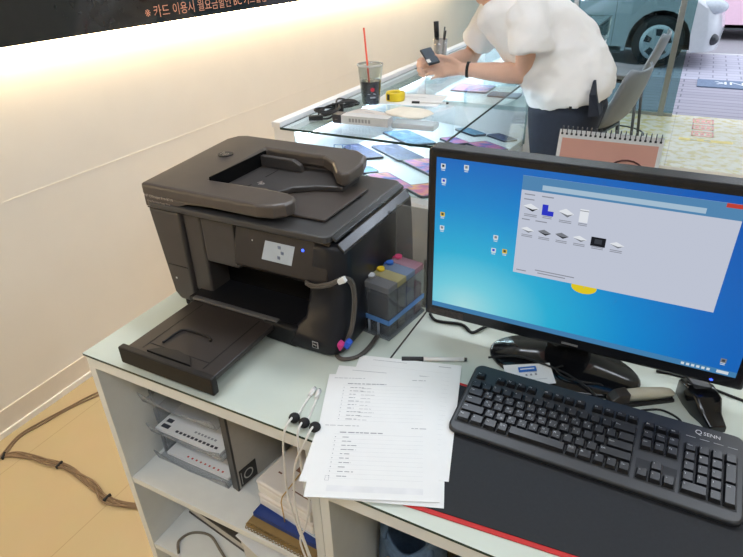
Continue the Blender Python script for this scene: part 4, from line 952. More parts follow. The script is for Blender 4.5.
# ------------------------------------------------------------------ showcases
PA, PB, PC = 0.762, -0.0945, -0.10
def pz(x, y): return PA + PB * (y - 1.63) + PC * (x + 0.62)
case_white = mat('showcase_white', (238, 238, 240), 0.5, var=0.01)
sh_white = mat('shelf_white', (236, 240, 246), 0.45, var=0.01)
strip = light_mat('cool_led', (226, 238, 255), CASE)
def showcase(y0, y1, zf, label, name='glass_showcase'):
    t = thing(name, (-0.92, (y0 + y1) / 2, 0), label, 'showcase', 'glass showcases')
    MB().box(-1.235, -1.15, y0, y1, 0, 0.945).build('back_housing', case_white, t, bevel=0.002)
    MB().box(-1.1515, -1.095, y0 + .01, y1 - .01, 0.9365, 0.9415).build('lip', case_white, t)  # added lip that keeps the strip's light off the hands above
    MB().box(-1.24, -1.205, y0 - .003, y1, 0.945, 0.966).build('rail', case_white, t, bevel=0.002)
    b_ = MB(); 
    b_.add([(x, y, z) for x, y, z in ((-1.15, y0 + .004, 0), (-0.635, y0 + .004, 0), (-0.635, y1, 0), (-1.15, y1, 0), (-1.15, y0 + .004, zf(-1.15, y0) - .02), (-0.635, y0 + .004, zf(-0.635, y0) - .02), (-0.635, y1, zf(-0.635, y1) - .02), (-1.15, y1, zf(-1.15, y1) - .02))],
           [(0, 3, 2, 1), (4, 5, 6, 7), (0, 1, 5, 4), (1, 2, 6, 5), (2, 3, 7, 6), (3, 0, 4, 7)])
    b_.build('base_cabinet', case_white, t)
    s_ = MB(); xs = (-1.15, -0.632)
    s_.add([(x, y, zf(x, y) + d) for d in (-.02, 0) for y in (y0 + .008, y1 - .01) for x in xs], [(0, 2, 3, 1), (4, 5, 7, 6), (0, 1, 5, 4), (2, 6, 7, 3), (0, 4, 6, 2), (1, 3, 7, 5)])
    s_.build('display_shelf', sh_white, t)
    o = MB().box(-1.205, -0.62, y0 - .004, y1, 0.942, 0.95).build('glass_top', [clear, green_edge], t)
    for p in o.data.polygons:
        if abs(p.normal.z) < 0.5: p.material_index = 1
    MB().box(-1.15, -0.626, y0 + .001, y0 + .006, zf(-.9, y0) - .02, 0.942).build('front_glass', clear, t)
    MB().box(-0.631, -0.625, y0 + .006, y1, zf(-.63, y1) - .02, 0.942).build('side_glass', clear, t)
    for ya_, yb_ in ((y0, y0 + .007), (y1 - .007, y1)): MB().box(-0.632, -0.624, ya_, yb_, zf(-.63, ya_) - .02, 0.942).build('corner_joint', mat('clear_joint', (150, 168, 168), 0.2), t)
    part_label(MB().box(-1.149, -1.135, y0 + .02, y1 - .02, 0.915, 0.935).build('light_strip', strip, t), 'white glowing light strip')
    return t
showcase(1.625, 2.784, pz, 'glass-topped phone showcase nearest the printer, cup and papers on it')
z2 = lambda x, y: 0.80
showcase(2.80, 5.41, z2, 'long glass showcase beyond the leaning person, pen pot on its rail')

# phones on show: body + lit-looking printed picture
def picture_mat(name, stops, sc_=5, rz=40):
    m = bpy.data.materials.new(name); m.use_nodes = True
    N = m.node_tree.nodes; L = m.node_tree.links; p = N['Principled BSDF']
    tc = N.new('ShaderNodeTexCoord'); no = N.new('ShaderNodeTexNoise'); no.inputs['Scale'].default_value = sc_; no.inputs['Detail'].default_value = 1.5; no.inputs['Distortion'].default_value = 1.2
    L.new(tc.outputs['Object'], no.inputs[0])
    r = N.new('ShaderNodeValToRGB'); e = r.color_ramp.elements
    n = len(stops); e[0].position = .28; e[0].color = rgb(stops[0]); e[1].position = .72; e[1].color = rgb(stops[-1])
    for k in range(1, n - 1): x = e.new(.28 + .44 * k / (n - 1)); x.color = rgb(stops[k])
    L.new(no.outputs['Fac'], r.inputs[0]); L.new(r.outputs[0], p.inputs['Base Color']); p.inputs['Roughness'].default_value = 0.45; p.inputs['Specular IOR Level'].default_value = 0.2
    return m
pmA = picture_mat('picture_pink_blue', [(60, 70, 130), (90, 110, 190), (206, 120, 180), (236, 160, 150), (60, 60, 110)], 9)
pmB = picture_mat('picture_navy', [(34, 38, 66), (60, 76, 120), (44, 50, 84), (120, 130, 170)], 12)
pmC = picture_mat('picture_teal', [(54, 96, 130), (110, 160, 190), (60, 110, 150), (190, 210, 220)], 10)
pmD = picture_mat('picture_sunset', [(90, 60, 130), (200, 90, 130), (236, 160, 90), (70, 110, 120)], 9)
pmE = picture_mat('picture_blue', [(60, 110, 200), (110, 170, 230), (40, 80, 170)], 9)
dark_frame = mat('phone_frame', (46, 50, 66), 0.3)
def show_phone(x, y, l, w, rz, pm_, zf, label, plane=True):
    t = thing('display_phone', (x, y, zf(x, y) + .0008), label, 'phone', 'phones lying in the lit showcases')
    if plane:
        n = Vector((-PC, -PB, 1)).normalized()
        q = Vector((0, 0, 1)).rotation_difference(n)
        t.rotation_euler = (q.to_matrix() @ Euler((0, 0, R(rz))).to_matrix()).to_euler()
    else: t.rotation_euler = (0, 0, R(rz))
    MB().prism(rrect(-l / 2, l / 2, -w / 2, w / 2, .012, 3), 'xy', 0.0005, 0.0085).build('body', dark_frame, t, local=True)
    MB().prism(rrect(-l / 2 + .005, l / 2 - .005, -w / 2 + .005, w / 2 - .005, .009, 3), 'xy', 0.0085, 0.0089).build('screen', pm_, t, local=True)
    return t
for a in ((-1.075, 1.96, .17, .09, -28, pmB, 'dark phone lying at the showcase back, left of the others'),
          (-0.965, 2.06, .19, .12, -30, pmB, 'dark-framed phone with faint pink picture under the slim white box'),
          (-0.79, 1.97, .17, .12, -30, pmA, 'phone with pink and purple picture lying under the cream pouch'),
          (-0.945, 1.755, .06, .07, -30, pmE, 'small bright blue phone next to the white stand at the printer'),
          (-0.825, 1.70, .16, .09, -30, pmA, 'phone with pink picture just above the printer lid corner'),
          (-0.69, 1.715, .10, .13, -30, pmD, 'phone with orange and violet picture at the front corner of showcase'),
          (-1.03, 2.32, .20, .14, -30, pmC, 'teal-blue phone lying deep in the showcase below the yellow tape'),
          (-0.715, 2.70, .11, .09, -25, pmB, 'navy phone at the far right corner of the near showcase'),
          (-0.715, 2.47, .13, .12, -25, pmA, 'blue and pink phone against the right side glass'),
          (-0.865, 2.68, .12, .09, -25, pmC, 'teal phone between the two farthest dark ones'),
          (-0.86, 2.44, .10, .09, -25, pmA, 'pale pink phone left of the blue and pink one by the side glass'),
          (-0.80, 2.24, .13, .09, -30, pmC, 'pale teal phone in the middle of the near showcase')):
    show_phone(a[0], a[1], a[2] * 1.08, a[3] * 1.08, a[4], a[5], pz, a[6])
for a in ((-0.80, 3.0, .16, .10, 0, pmB, 'navy phone nearest the front of the far showcase'),
          (-1.0, 3.1, .20, .18, 0, pmA, 'large purple tablet in the far showcase'),
          (-0.80, 3.35, .16, .12, 0, pmB, 'dark phone behind the navy one in the far showcase'),
          (-1.0, 3.6, .18, .12, 0, pmC, 'teal phone in the far showcase behind the purple tablet'),
          (-0.80, 4.2, .16, .12, 0, pmC, 'teal phone far along the long showcase by its side glass')):
    show_phone(a[0], a[1], a[2], a[3], a[4], a[5], z2, a[6], False)
# white stand frame
fs = thing('photo_stand', (-1.035, 1.735, pz(-1.035, 1.735) + .0005), 'small white wire stand standing in the showcase above the printer', 'stand', rz=R(20))
sf = MB(); sf.tube([(-0.03, 0, .003), (0.03, 0.0, .003), (0.03, 0.04, .07), (-0.03, 0.04, .07), (-0.03, 0, .003)], 0.003, 6, smooth=False); sf.build('frame', mat('stand_blue_grey', (120, 140, 170), 0.4), fs, local=True)
MB().tube([(0.0, 0.04, .068), (0.0, 0.075, .004)], 0.003, 6, smooth=False).build('leg', mat('stand_blue_grey', (120, 140, 170), 0.4), fs, local=True)

# ------------------------------------------------------------------ things on the near showcase
GZ = 0.9505
cp_ = thing('iced_drink', (-1.062, 2.03, GZ), 'clear cup of dark iced drink with red straw on the showcase', 'cup')
cx_, cy_ = -1.062, 2.03
MB().lathe((cx_, cy_, GZ), [(0.032, 0.0003), (0.034, 0.004), (0.047, 0.145), (0.0485, 0.147), (0.0465, 0.148), (0.0455, 0.144), (0.033, 0.006), (0.03, 0.005)], 32).build('cup', glass('cup_plastic', (236, 240, 240), 1.1), cp_)
MB().lathe((cx_, cy_, GZ), [(0.032, 0.0055), (0.0405, 0.088), (0.039, 0.0885)], 32).build('drink', mat('iced_coffee', (52, 48, 54), 0.25, var=0.3, scale=60), cp_)
lid_ = MB(); lid_.lathe((cx_, cy_, GZ), [(0.049, 0.143), (0.050, 0.15), (0.047, 0.151), (0.046, 0.1495)], 32, cap=False)
lid_.build('rim', glass('lid_plastic', (240, 240, 240), 1.3, 0, 0.35), cp_)
part_label(MB().cyl((cx_ + 0.004, cy_ - 0.01, GZ + 0.03), (cx_ - 0.03, cy_ + 0.015, GZ + 0.272), 0.0036, seg=10).build('straw', mat('straw_red', (226, 84, 60), 0.4), cp_), 'red straw')
vd = Vector((-cx_, -cy_, 0)).normalized(); sdv = Vector((-vd.y, vd.x, 0))
def on_cup(u, z, extra=0.0008):
    r = 0.034 + (0.047 - 0.034) * (z / 0.145) + extra; a = math.atan2(vd.y, vd.x) + u / r
    return Vector((cx_ + r * math.cos(a), cy_ + r * math.sin(a), GZ + z))
lg_ = MB()
lg_.add([on_cup(0.007 + 0.008 * math.cos(t), 0.062 + 0.008 * math.sin(t)) for t in [2 * PI * k / 16 for k in range(16)]], [tuple(range(16))], 0)
for k in range(6): lg_.quad(on_cup(-0.012 + k * .0035 + .01, 0.030), on_cup(-0.0098 + k * .0035 + .01, 0.030), on_cup(-0.0098 + k * .0035 + .01, 0.036), on_cup(-0.012 + k * .0035 + .01, 0.036), 1)
lg_.quad(on_cup(-.012, .044), on_cup(.02, .044), on_cup(.02, .046), on_cup(-.012, .046), 1)
lg_.build('logo', [mat('logo_red', (214, 30, 50), 0.5), mat('pale_letter', (206, 206, 210), 0.5)], cp_, fix=False)
# tape measure
tm = thing('tape_measure', (-1.0, 2.12, GZ), 'yellow round tape measure on the papers beside the drink', 'tape measure', rz=R(-20))
MB().lathe((0, 0, 0), [(0.026, .0016), (0.036, .002), (0.038, .01), (0.038, .028), (0.036, .034), (0.026, .034), (0.024, .028), (0.024, .008)], 32, cap=False).build('case', mat('tape_yellow', (236, 206, 40), 0.45), tm, local=True)
MB().lathe((0, 0, 0), [(0.025, .0016), (0.025, .024)], 28).build('reel', blk, tm, local=True)
MB().box(-0.006, 0.006, -0.0395, -0.037, .008, .03).build('badge', blk, tm, local=True)
# cables
ccm = mat('cable_black', (34, 34, 36), 0.5)
cc = thing('cable_coil', (-1.11, 1.84, GZ), 'coiled black charger cable on the showcase corner', 'cable')
pts = []
for k in range(90):
    a = k / 90 * 2 * PI * 5; tt = k / 90
    pts.append((-1.115 + 0.035 * math.sin(2 * a) * 0.9 + 0.012 * math.sin(a * .37), 1.865 + 0.105 * math.sin(a) + 0.01 * math.cos(a * 1.3), GZ + 0.006 + 0.022 * (0.5 + 0.5 * math.sin(a * 1.7 + 1)) + 0.008 * math.cos(a) ** 2))
MB().tube(pts, 0.0035, 6, n=3).build('cord', ccm, cc)
MB().obox((-1.135, 1.745, GZ + 0.009), (0.05, 0.018, 0.016), (0, 0, R(30))).build('plug', ccm, cc, bevel=0.002)
MB().obox((-1.115, 1.865, GZ + 0.02), (0.045, 0.012, 0.03), (0, 0, R(10))).build('cable_tie', ccm, cc, bevel=0.003)
# slim white box and others
sb = thing('slim_box', (-0.955, 1.765, GZ), 'slim white box with black end on the showcase front edge', 'box', rz=R(4))
MB().box(-0.075, 0.10, -0.022, 0.022, .0003, .03).build('sleeve', mat('sleeve_grey', (206, 204, 202), 0.5), sb, bevel=0.001, local=True)
part_label(MB().box(-0.108, -0.074, -0.022, 0.022, .0003, .031).build('end', mat('end_black', (60, 58, 66), 0.35), sb, bevel=0.001, local=True), 'black end')
m_ = MB()
for k in range(7): m_.box(-0.045 + .012 * k, -0.037 + .012 * k, -0.0226, -0.022, .009, .021)
m_.lathe((-0.0925, -0.0225, 0.015), [(0.006, 0), (0.0001, 0.0)], 12)
m_.build('print', mat('print_mid', (150, 148, 148), 0.6), sb, local=True)
cpk = thing('clear_pack', (-0.77, 1.785, GZ), 'clear flat plastic pack right of the slim white box', 'package', rz=R(4))
MB().box(-0.075, 0.075, -0.03, 0.03, .0003, .02).build('wrap', glass('pack_plastic', (236, 238, 238), 1.0, 0.1, 0.3), cpk, bevel=0.004, local=True)
MB().box(-0.06, 0.06, -0.022, 0.022, .002, .006).build('insert', mat('insert_pale', (214, 214, 216), 0.6), cpk, local=True)
def pouch(name, x, y, l, w, h, rz, col, label, cat):
    t = MB(); n = 10; rings = []
    for i in range(n + 1):
        u = -1 + 2 * i / n; ring = []
        for j in range(16):
            a = 2 * PI * j / 16
            xx = u * l / 2; s_ = (1 - u ** 4) ** .5 if abs(u) < 1 else 0.02
            yy = w / 2 * math.cos(a) * max(s_, .6 if abs(u) < .99 else .55); zz = h * (0.5 + 0.5 * math.sin(a) * s_ * (1 + .25 * math.sin(5 * u + a)))
            p = rot2((xx, yy), R(rz), (x, y)); ring.append((p[0], p[1], GZ + .0006 + max(0, zz)))
        rings.append(ring)
    t.loft(rings, 0, True)
    return tag(t.build(name, col), label, cat)
doc(-1.08, -0.82, 2.06, 2.25, GZ, GZ + .0012, 'white sheet of paper lying beyond the yellow tape measure', [(.3, .7, .7, .004, 0), (.3, .6, .6, .003, 0)], rz=8)
doc(-1.075, -0.915, 1.84, 1.93, GZ, GZ + .004, 'beige card folder in front of the dark drink', [(.3, .6, .6, .004, 0), (.7, .76, .4, .01, 3)], rz=-14, col=mat('card_beige', (216, 206, 196), 0.7), name='folder')
pouch('pouch', -0.855, 1.93, .17, .13, .018, -14, mat('cream_pouch', (232, 222, 204), 0.7, bump=.3), 'cream plastic pouch on the showcase beside the folder', 'pouch')
pouch('key_wallet', -1.045, 1.80, .10, .05, .016, 20, mat('taupe_leather', (150, 132, 120), 0.6, bump=.3), 'small brown-grey wallet beside the coiled cable', 'wallet')
pe2 = thing('ballpoint_pen', (-0.85, 2.112, GZ), 'thin white pen with black cap on the showcase under the hands', 'pen')
a0, a1 = Vector((-0.918, 2.095, GZ + .0055)), Vector((-0.783, 2.129, GZ + .0055))
MB().cyl(a0 + (a1 - a0) * .2, a1, 0.0035, seg=10).build('barrel', wplast, pe2)
MB().cyl(a0, a0 + (a1 - a0) * .22, 0.0045, seg=10).build('cap', blk, pe2)
MB().cyl(a1 - (a1 - a0) * .05, a1 + (a1 - a0) * .02, 0.0037, seg=10).build('end_plug', blk, pe2)
# pen pot on the back rail
pp = thing('pen_pot', (-1.18, 3.02, 0.95), 'clear pen pot behind the hands at the back of showcase', 'pen pot')
o = MB().lathe((-1.165, 3.02, 0.9665), [(0.034, .0003), (0.036, .09), (0.034, .09), (0.032, .003)], 24).build('pot', glass('pot_plastic', (240, 236, 236), 1.2, 0, .25), pp)
for i, (dx, dy, h, c, r_, l) in enumerate(((-.012, -.012, .17, (30, 32, 34), .012, 'thick black marker standing in the clear pen pot'), (.014, .006, .125, (36, 38, 42), .005, 'thin black pen in the clear pen pot'), (-.02, .012, .11, (226, 150, 160), .006, 'pink marker in the clear pen pot'), (.006, .02, .14, (120, 124, 120), .004, 'grey pen in the clear pen pot'))):
    t = thing('marker', (-1.165 + dx, 3.02 + dy, .971), l, 'marker', 'markers in the pen pot')
    b0 = Vector((-1.165 + dx * .8, 3.02 + dy * .8, .9715)); b1 = b0 + Vector((dx * .8, dy * .8, h))
    MB().cyl(b0, b0 + (b1 - b0) * .6, r_, seg=12).build('barrel', mat('marker_body_%d' % i, c, 0.5), t)
    MB().cyl(b0 + (b1 - b0) * .58, b1, r_ * 1.1, seg=12).build('cap', mat('marker_cap_%d' % i, tuple(int(q * .9) for q in c), 0.4), t)

# ------------------------------------------------------------------ the leaning man
skin = mat('skin', (214, 170, 146), 0.55, var=0.03)
ps = thing('person', (-0.45, 2.66, 0), 'person in white t-shirt and dark trousers leaning on the showcase, holding a phone', 'person')
B = MB()
hd = Vector((-0.835, 2.675, 1.375)); hrot = Euler((0, R(-38), 0)).to_matrix()
def hl_(x, y, z): return hd + hrot @ Vector((x, y, z))
B.ball(hl_(0.012, 0, 0.03), (0.098, 0.077, 0.098), hrot); B.ball(hl_(-0.03, 0, -0.045), (0.062, 0.058, 0.075), hrot)
B.ball(hl_(-0.055, 0, -0.105), (0.03, 0.03, 0.026), hrot); B.ball(hl_(-0.098, 0, -0.02), (0.02, 0.014, 0.026), hrot)
B.ball(hl_(-0.088, 0, 0.005), (0.012, 0.01, 0.03), hrot); B.ball(hl_(-0.085, 0, -0.066), (0.012, 0.022, 0.008), hrot); B.ball(hl_(-0.082, 0, -0.08), (0.012, 0.019, 0.007), hrot)
for s_ in (-1, 1): B.ball(hl_(0.01, s_ * 0.078, -0.012), (0.018, 0.008, 0.03), hrot)
B.limb([hl_(0.03, 0, -0.03), (-0.75, 2.675, 1.29), (-0.69, 2.67, 1.24)], [0.055, 0.056, 0.07])
B.limb([(-0.69, 2.67, 1.21), (-0.56, 2.66, 1.08), (-0.44, 2.66, 0.98), (-0.42, 2.66, 0.92)], [0.09, 0.105, 0.105, 0.10])
# arms
B.limb([(-0.67, 2.60, 1.225), (-0.612, 2.505, 1.205), (-0.598, 2.525, 1.10), (-0.600, 2.56, 0.998)], [0.05, 0.05, 0.046, 0.041])
B.limb([(-0.600, 2.56, 0.998), (-0.68, 2.553, 1.0), (-0.78, 2.54, 1.003), (-0.868, 2.53, 1.008)], [0.042, 0.044, 0.036, 0.027])
B.limb([(-0.74, 2.76, 1.225), (-0.80, 2.85, 1.205), (-0.89, 2.88, 1.11), (-0.955, 2.885, 0.999)], [0.05, 0.05, 0.046, 0.041])
B.limb([(-0.955, 2.885, 0.999), (-0.968, 2.80, 1.002), (-0.985, 2.70, 1.004), (-0.995, 2.63, 1.006)], [0.042, 0.043, 0.035, 0.027])
# near hand (back of the hand to the camera), fingers pointing at the phone
def palm(a, b, w0, w1, t0, t1, side):
    a, b, side = Vector(a), Vector(b), Vector(side).normalized(); d_ = (b - a).normalized(); n_ = d_.cross(side).normalized(); rings = []
    for k in range(5):
        u = k / 4; c0 = a.lerp(b, u); w_ = w0 + (w1 - w0) * u; t_ = t0 + (t1 - t0) * u
        rings.append([c0 + side * w_ * math.cos(q) + n_ * t_ * math.sin(q) for q in [2 * PI * i / 14 for i in range(14)]])
    B.loft(rings, 0, True); B.ball(b, (t1, t1, t1)); 
palm((-0.865, 2.53, 1.008), (-0.945, 2.495, 1.012), 0.026, 0.040, 0.017, 0.014, (0.1, 0.1, 1))
for i, (dz, ex, ey, ez, r_) in enumerate(((0.032, -1.015, 2.435, 1.036, .0085), (0.011, -1.02, 2.44, 1.008, .009), (-0.010, -1.005, 2.45, 0.988, .0087), (-0.03, -0.985, 2.462, 0.972, .0078))):
    k0 = Vector((-0.938, 2.495, 1.012 + dz)); e_ = Vector((ex, ey, ez)); mid = k0.lerp(e_, .5) + Vector((-.004, -.010, .004))
    B.limb([k0, k0.lerp(mid, .6), mid, mid.lerp(e_, .6), e_], [r_ * 1.15, r_ * 1.05, r_, r_ * .92, r_ * .8], 10)
B.limb([(-0.885, 2.52, 1.03), (-0.915, 2.50, 1.052), (-0.95, 2.475, 1.064), (-0.975, 2.462, 1.066)], [.014, .0115, .010, .0082], 10)
# far hand, fingers wrapped round the phone
palm((-0.995, 2.63, 1.006), (-1.05, 2.55, 1.008), 0.026, 0.040, 0.017, 0.015, (0.0, 0.05, 1))
for i, dz in enumerate((0.030, 0.010, -0.011, -0.030)):
    k0 = Vector((-1.05, 2.548, 1.008 + dz)); rr = (.0088, .0092, .0088, .0078)[i]; ln_ = (1.0, 1.08, 1.0, .82)[i]
    B.limb([k0, k0 + Vector((-.014, -.035 * ln_, .002)), k0 + Vector((-.010, -.062 * ln_, .002)), k0 + Vector((.014, -.080 * ln_, 0)), k0 + Vector((.036 * ln_, -.078, -.002))], [rr * 1.15, rr * 1.08, rr, rr * .95, rr * .82], 10)
B.limb([(-1.01, 2.60, 1.03), (-1.022, 2.56, 1.058), (-1.022, 2.52, 1.07), (-1.012, 2.49, 1.072)], [.0145, .0118, .0102, .0085], 10)
# legs inside the trousers
for y in (2.605, 2.73): B.limb([(-0.43, y, 0.90), (-0.445, y, 0.5), (-0.42, y, 0.09)], [0.06, 0.05, 0.036])
B.build('body', skin, ps, remesh=0.0055, smooth_it=4, fix=True)
for s_ in (-1, 1): MB().ball(hl_(-0.078, s_ * 0.032, 0.012), (0.011, 0.013, 0.010), hrot).build('eye', mat('eye_dark', (40, 30, 26), 0.2), ps)
H_ = MB(); H_.ball(hl_(0.022, 0, 0.052), (0.104, 0.086, 0.092), hrot); H_.ball(hl_(0.05, 0, 0.0), (0.07, 0.08, 0.07), hrot); H_.ball(hl_(-0.06, 0, 0.085), (0.045, 0.065, 0.03), hrot)
H_.build('hair', mat('hair_black', (28, 24, 22), 0.45, var=.2, scale=120, bump=.4), ps, remesh=0.008, smooth_it=2)
# shirt
shirtm = mat('shirt_white', (236, 233, 230), 0.85, var=0.015, scale=14, bump=0.0)
S_ = MB(); rings = []
prof = [((-0.585, 0.868), (-0.25, 0.93), .186, 0), ((-0.61, 0.91), (-0.248, 0.965), .186, 0), ((-0.645, 0.96), (-0.258, 1.02), .178, 0), ((-0.69, 1.012), (-0.305, 1.10), .155, 0), ((-0.745, 1.065), (-0.368, 1.185), .155, 0), ((-0.805, 1.12), (-0.445, 1.255), .165, 0), ((-0.845, 1.175), (-0.54, 1.31), .17, 0), ((-0.845, 1.222), (-0.63, 1.343), .15, 0), ((-0.815, 1.255), (-0.68, 1.345), .08, 0)]
for (fx, fz), (bx, bz), w_, _ in prof:
    c0 = Vector(((fx + bx) / 2, 2.668, (fz + bz) / 2)); e1 = Vector(((bx - fx) / 2, 0, (bz - fz) / 2)); ring = []
    for k in range(32):
        a = 2 * PI * k / 32; ca, sa_ = math.cos(a), math.sin(a)
        q = 0.8
        ring.append(c0 - Vector((0, 0, .022 * max(0, -sa_) * (1 if fz < .9 else 0))) + e1 * (abs(ca) ** q * (1 if ca > 0 else -1)) + Vector((0, w_ * abs(sa_) ** q * (1 if sa_ > 0 else -1), 0)))
    rings.append(ring)
S_.loft(rings, 0, True)
S_.limb([(-0.66, 2.60, 1.255), (-0.61, 2.515, 1.245), (-0.585, 2.497, 1.18)], [.09, .083, .08])
S_.cyl((-0.585, 2.497, 1.185), (-0.573, 2.492, 1.094), .080, .0865, 20)
S_.limb([(-0.75, 2.74, 1.245), (-0.82, 2.84, 1.225), (-0.88, 2.868, 1.15)], [.088, .08, .076])
S_.cyl((-0.875, 2.866, 1.155), (-0.932, 2.884, 1.062), .077, .082, 20)
so_ = S_.build('shirt', shirtm, ps, remesh=0.009, smooth_it=3)
tx_ = bpy.data.textures.new('folds', 'CLOUDS'); tx_.noise_scale = 0.10; tx_.noise_depth = 2
dp = so_.modifiers.new('folds', 'DISPLACE'); dp.texture = tx_; dp.strength = 0.03; dp.mid_level = 0.5; dp.texture_coords = 'LOCAL'
ms_ = so_.modifiers.new('ease', 'SMOOTH'); ms_.iterations = 2
T_ = MB()
trm = mat('trousers_navy', (38, 44, 58), 0.8, var=0.08, scale=50)
T_.ball((-0.425, 2.665, 0.91), (0.158, 0.16, 0.125))
for y, s_ in ((2.592, -1), (2.738, 1)):
    T_.loft([[(x + rx * math.cos(q), y + ry * math.sin(q), z) for q in [2 * PI * k / 20 for k in range(20)]] for x, z, rx, ry in ((-.425, .90, .14, .085), (-.425, .86, .158, .098), (-.43, .78, .145, .098), (-.435, .66, .118, .092), (-.44, .48, .092, .084), (-.43, .28, .08, .078), (-.415, .09, .072, .072), (-.415, .075, .07, .07))], 0, True)
T_.build('trousers', trm, ps, remesh=0.012, smooth_it=4)
for y in (2.575, 2.745):
    sh_ = MB(); sh_.loft([[(x, y + w_ * math.cos(a), .006 + h_ * (.5 + .5 * math.sin(a))) for a in [2 * PI * k / 14 for k in range(14)]] for x, w_, h_ in ((-0.58, .02, .03), (-0.565, .036, .05), (-0.50, .045, .07), (-0.43, .043, .09), (-0.37, .038, .085), (-0.345, .02, .05))], 0, True)
    sh_.box(-0.575, -0.35, y - .036, y + .036, 0.0004, 0.012)
    sh_.build('shoe', mat('shoe_black', (30, 30, 32), 0.5), ps)
# dark slit at the hip and hem tag
hs = MB(); hs.loft([[(-0.318, 2.500, 1.0), (-0.310, 2.504, 1.0), (-0.310, 2.56, 1.0), (-0.318, 2.56, 1.0)], [(-0.322, 2.478, 0.95), (-0.297, 2.490, 0.95), (-0.297, 2.55, 0.95), (-0.322, 2.55, 0.95)], [(-0.312, 2.474, 0.865), (-0.275, 2.51, 0.865), (-0.275, 2.57, 0.865), (-0.312, 2.55, 0.865)]], 0, False)
part_label(hs.build('hip_pocket', trm, ps), 'dark trouser showing at the shirt slit')
MB().obox((-0.385, 2.468, 0.895), (0.011, 0.004, 0.013), (0, R(6), R(10))).build('hem_tag', blk, ps)
wb = MB(); wa, wd = Vector((-0.845, 2.533, 1.006)), Vector((-0.09, -0.012, .004)).normalized()
wb.cyl(wa - wd * .006, wa + wd * .006, 0.0335, seg=24)
part_label(wb.build('wrist_band', blk_rub, ps), 'black wrist band')
ph = thing('phone', (-1.0, 2.465, 1.03), 'dark grey phone held in the hands of the leaning person', 'phone')
zx = Vector((0.62, -0.50, -0.45)).normalized(); zn = Vector((0.25, -0.45, 0.85)); zn = (zn - zx * zn.dot(zx)).normalized(); zy = zn.cross(zx)
pmx = Matrix((zx, zy, zn)).transposed()
pc0 = Vector((-0.992, 2.452, 1.066))
MB().obox(pc0, (0.098, 0.052, 0.010), pmx).build('body', mat('phone_dark', (40, 44, 50), 0.3), ph, bevel=0.003)
MB().obox(pc0 + zn * .0054, (0.09, 0.045, 0.0008), pmx).build('screen', mat('phone_screen', (86, 96, 108), 0.1), ph)
MB().obox(pc0 - zy * .02 - zx * -.03 + zn * .006, (0.02, 0.016, 0.001), pmx).build('sticker', wplast, ph)

# ------------------------------------------------------------------ bar stools
shellm = mat('stool_grey', (128, 134, 139), 0.45, var=0.03)
def make_stool(loc, label):
    t = thing('bar_stool', loc, label, 'stool', 'grey bar stools by the showcase')
    prof = [(-0.17, .636, .17), (-0.15, .646, .19), (-0.08, .638, .205), (0.0, .63, .21), (0.08, .632, .215), (0.135, .655, .22), (0.165, .70, .22), (0.19, .76, .215), (0.215, .83, .205), (0.235, .90, .18), (0.24, .925, .13)]
    rings = []; n = 13
    sm = catmull([(a, 0, b) for a, b, c in prof], 3)
    for i, p in enumerate(sm):
        u = i / (len(sm) - 1) * (len(prof) - 1); k = min(int(u), len(prof) - 2); w_ = prof[k][2] + (prof[k + 1][2] - prof[k][2]) * (u - k)
        up_ = Vector((-.6, 0, .3)) * min(1, max(0, (p.z - .64) / .1)) + Vector((0, 0, 1)) * (1 - min(1, max(0, (p.z - .64) / .1)))
        rings.append([p + Vector((0, w_ * (-1 + 2 * j / (n - 1)), 0)) + up_ * 0.05 * abs(-1 + 2 * j / (n - 1)) ** 3 for j in range(n)])
    vs = [q for r_ in rings for q in r_]; fs = [(i * n + j, i * n + j + 1, (i + 1) * n + j + 1, (i + 1) * n + j) for i in range(len(rings) - 1) for j in range(n - 1)]
    m_ = MB(); m_.add(vs, fs, 0, True); m_.build('seat_shell', shellm, t, local=True, solid=0.012)
    for sx in (-1, 1):
        for sy in (-1, 1):
            MB().cyl((sx * .11, sy * .11, .63), (sx * .165, sy * .165, .0005), 0.0105, 0.010, 10).build('leg', dsteel, t, local=True)
    fr = MB(); fr.tube([(.15 * math.cos(a) * 1.36, .15 * math.sin(a) * 1.36, .24) for a in [2 * PI * k / 24 for k in range(25)]], 0.006, 6, smooth=False)
    fr.build('foot_ring', dsteel, t, local=True)
    MB().box(-.12, .12, -.12, .12, .612, .626).build('seat_plate', dsteel, t, local=True, bevel=.004)
    return t
st1 = make_stool((-0.405, 3.30, 0), 'grey shell bar stool right behind the leaning person')
st1.rotation_euler[2] = R(-14)
st2 = copy_thing(st1, (-0.385, 4.60, 0), R(-4)); st2['label'] = 'grey shell bar stool nearer the glass door'

# ------------------------------------------------------------------ entrance marks and the street
fs_ = MB()
for z_, (y0, y1) in enumerate(((6.06, 6.22), (5.84, 6.0), (5.62, 5.78))):
    x0, x1 = 0.15, 0.32
    for (a, b, c, d_) in ((x0, x1, y0, y0 + .025), (x0, x1, y1 - .025, y1), (x0, x0 + .012, y0, y1), (x1 - .012, x1, y0, y1)):
        fs_.box(a, b, c, d_, 0.0002, 0.0012, 0)
    for k in range(3): fs_.box(x0 + .025 + .045 * k, x0 + .055 + .045 * k, y0 + .05, y1 - .05, .0002, .0012, 0)
tag(fs_.build('floor_sticker', [mat('sticker_red', (232, 160, 150), 0.5)]), 'faded red framed floor sticker inside the doorway', 'sticker')
fs2 = MB(); fs2.box(0.06, 0.46, 5.46, 5.53, .0002, .0012, 0)
for k in range(2): fs2.box(0.15 + .1 * k, 0.2 + .1 * k, 5.475, 5.515, .0012, .0016, 1)
tag(fs2.build('floor_sticker', [mat('sticker_yellow', (236, 214, 120), 0.5), mat('sticker_grey', (186, 184, 160), 0.5)]), 'yellow strip sticker on the floor nearer than the red one', 'sticker')
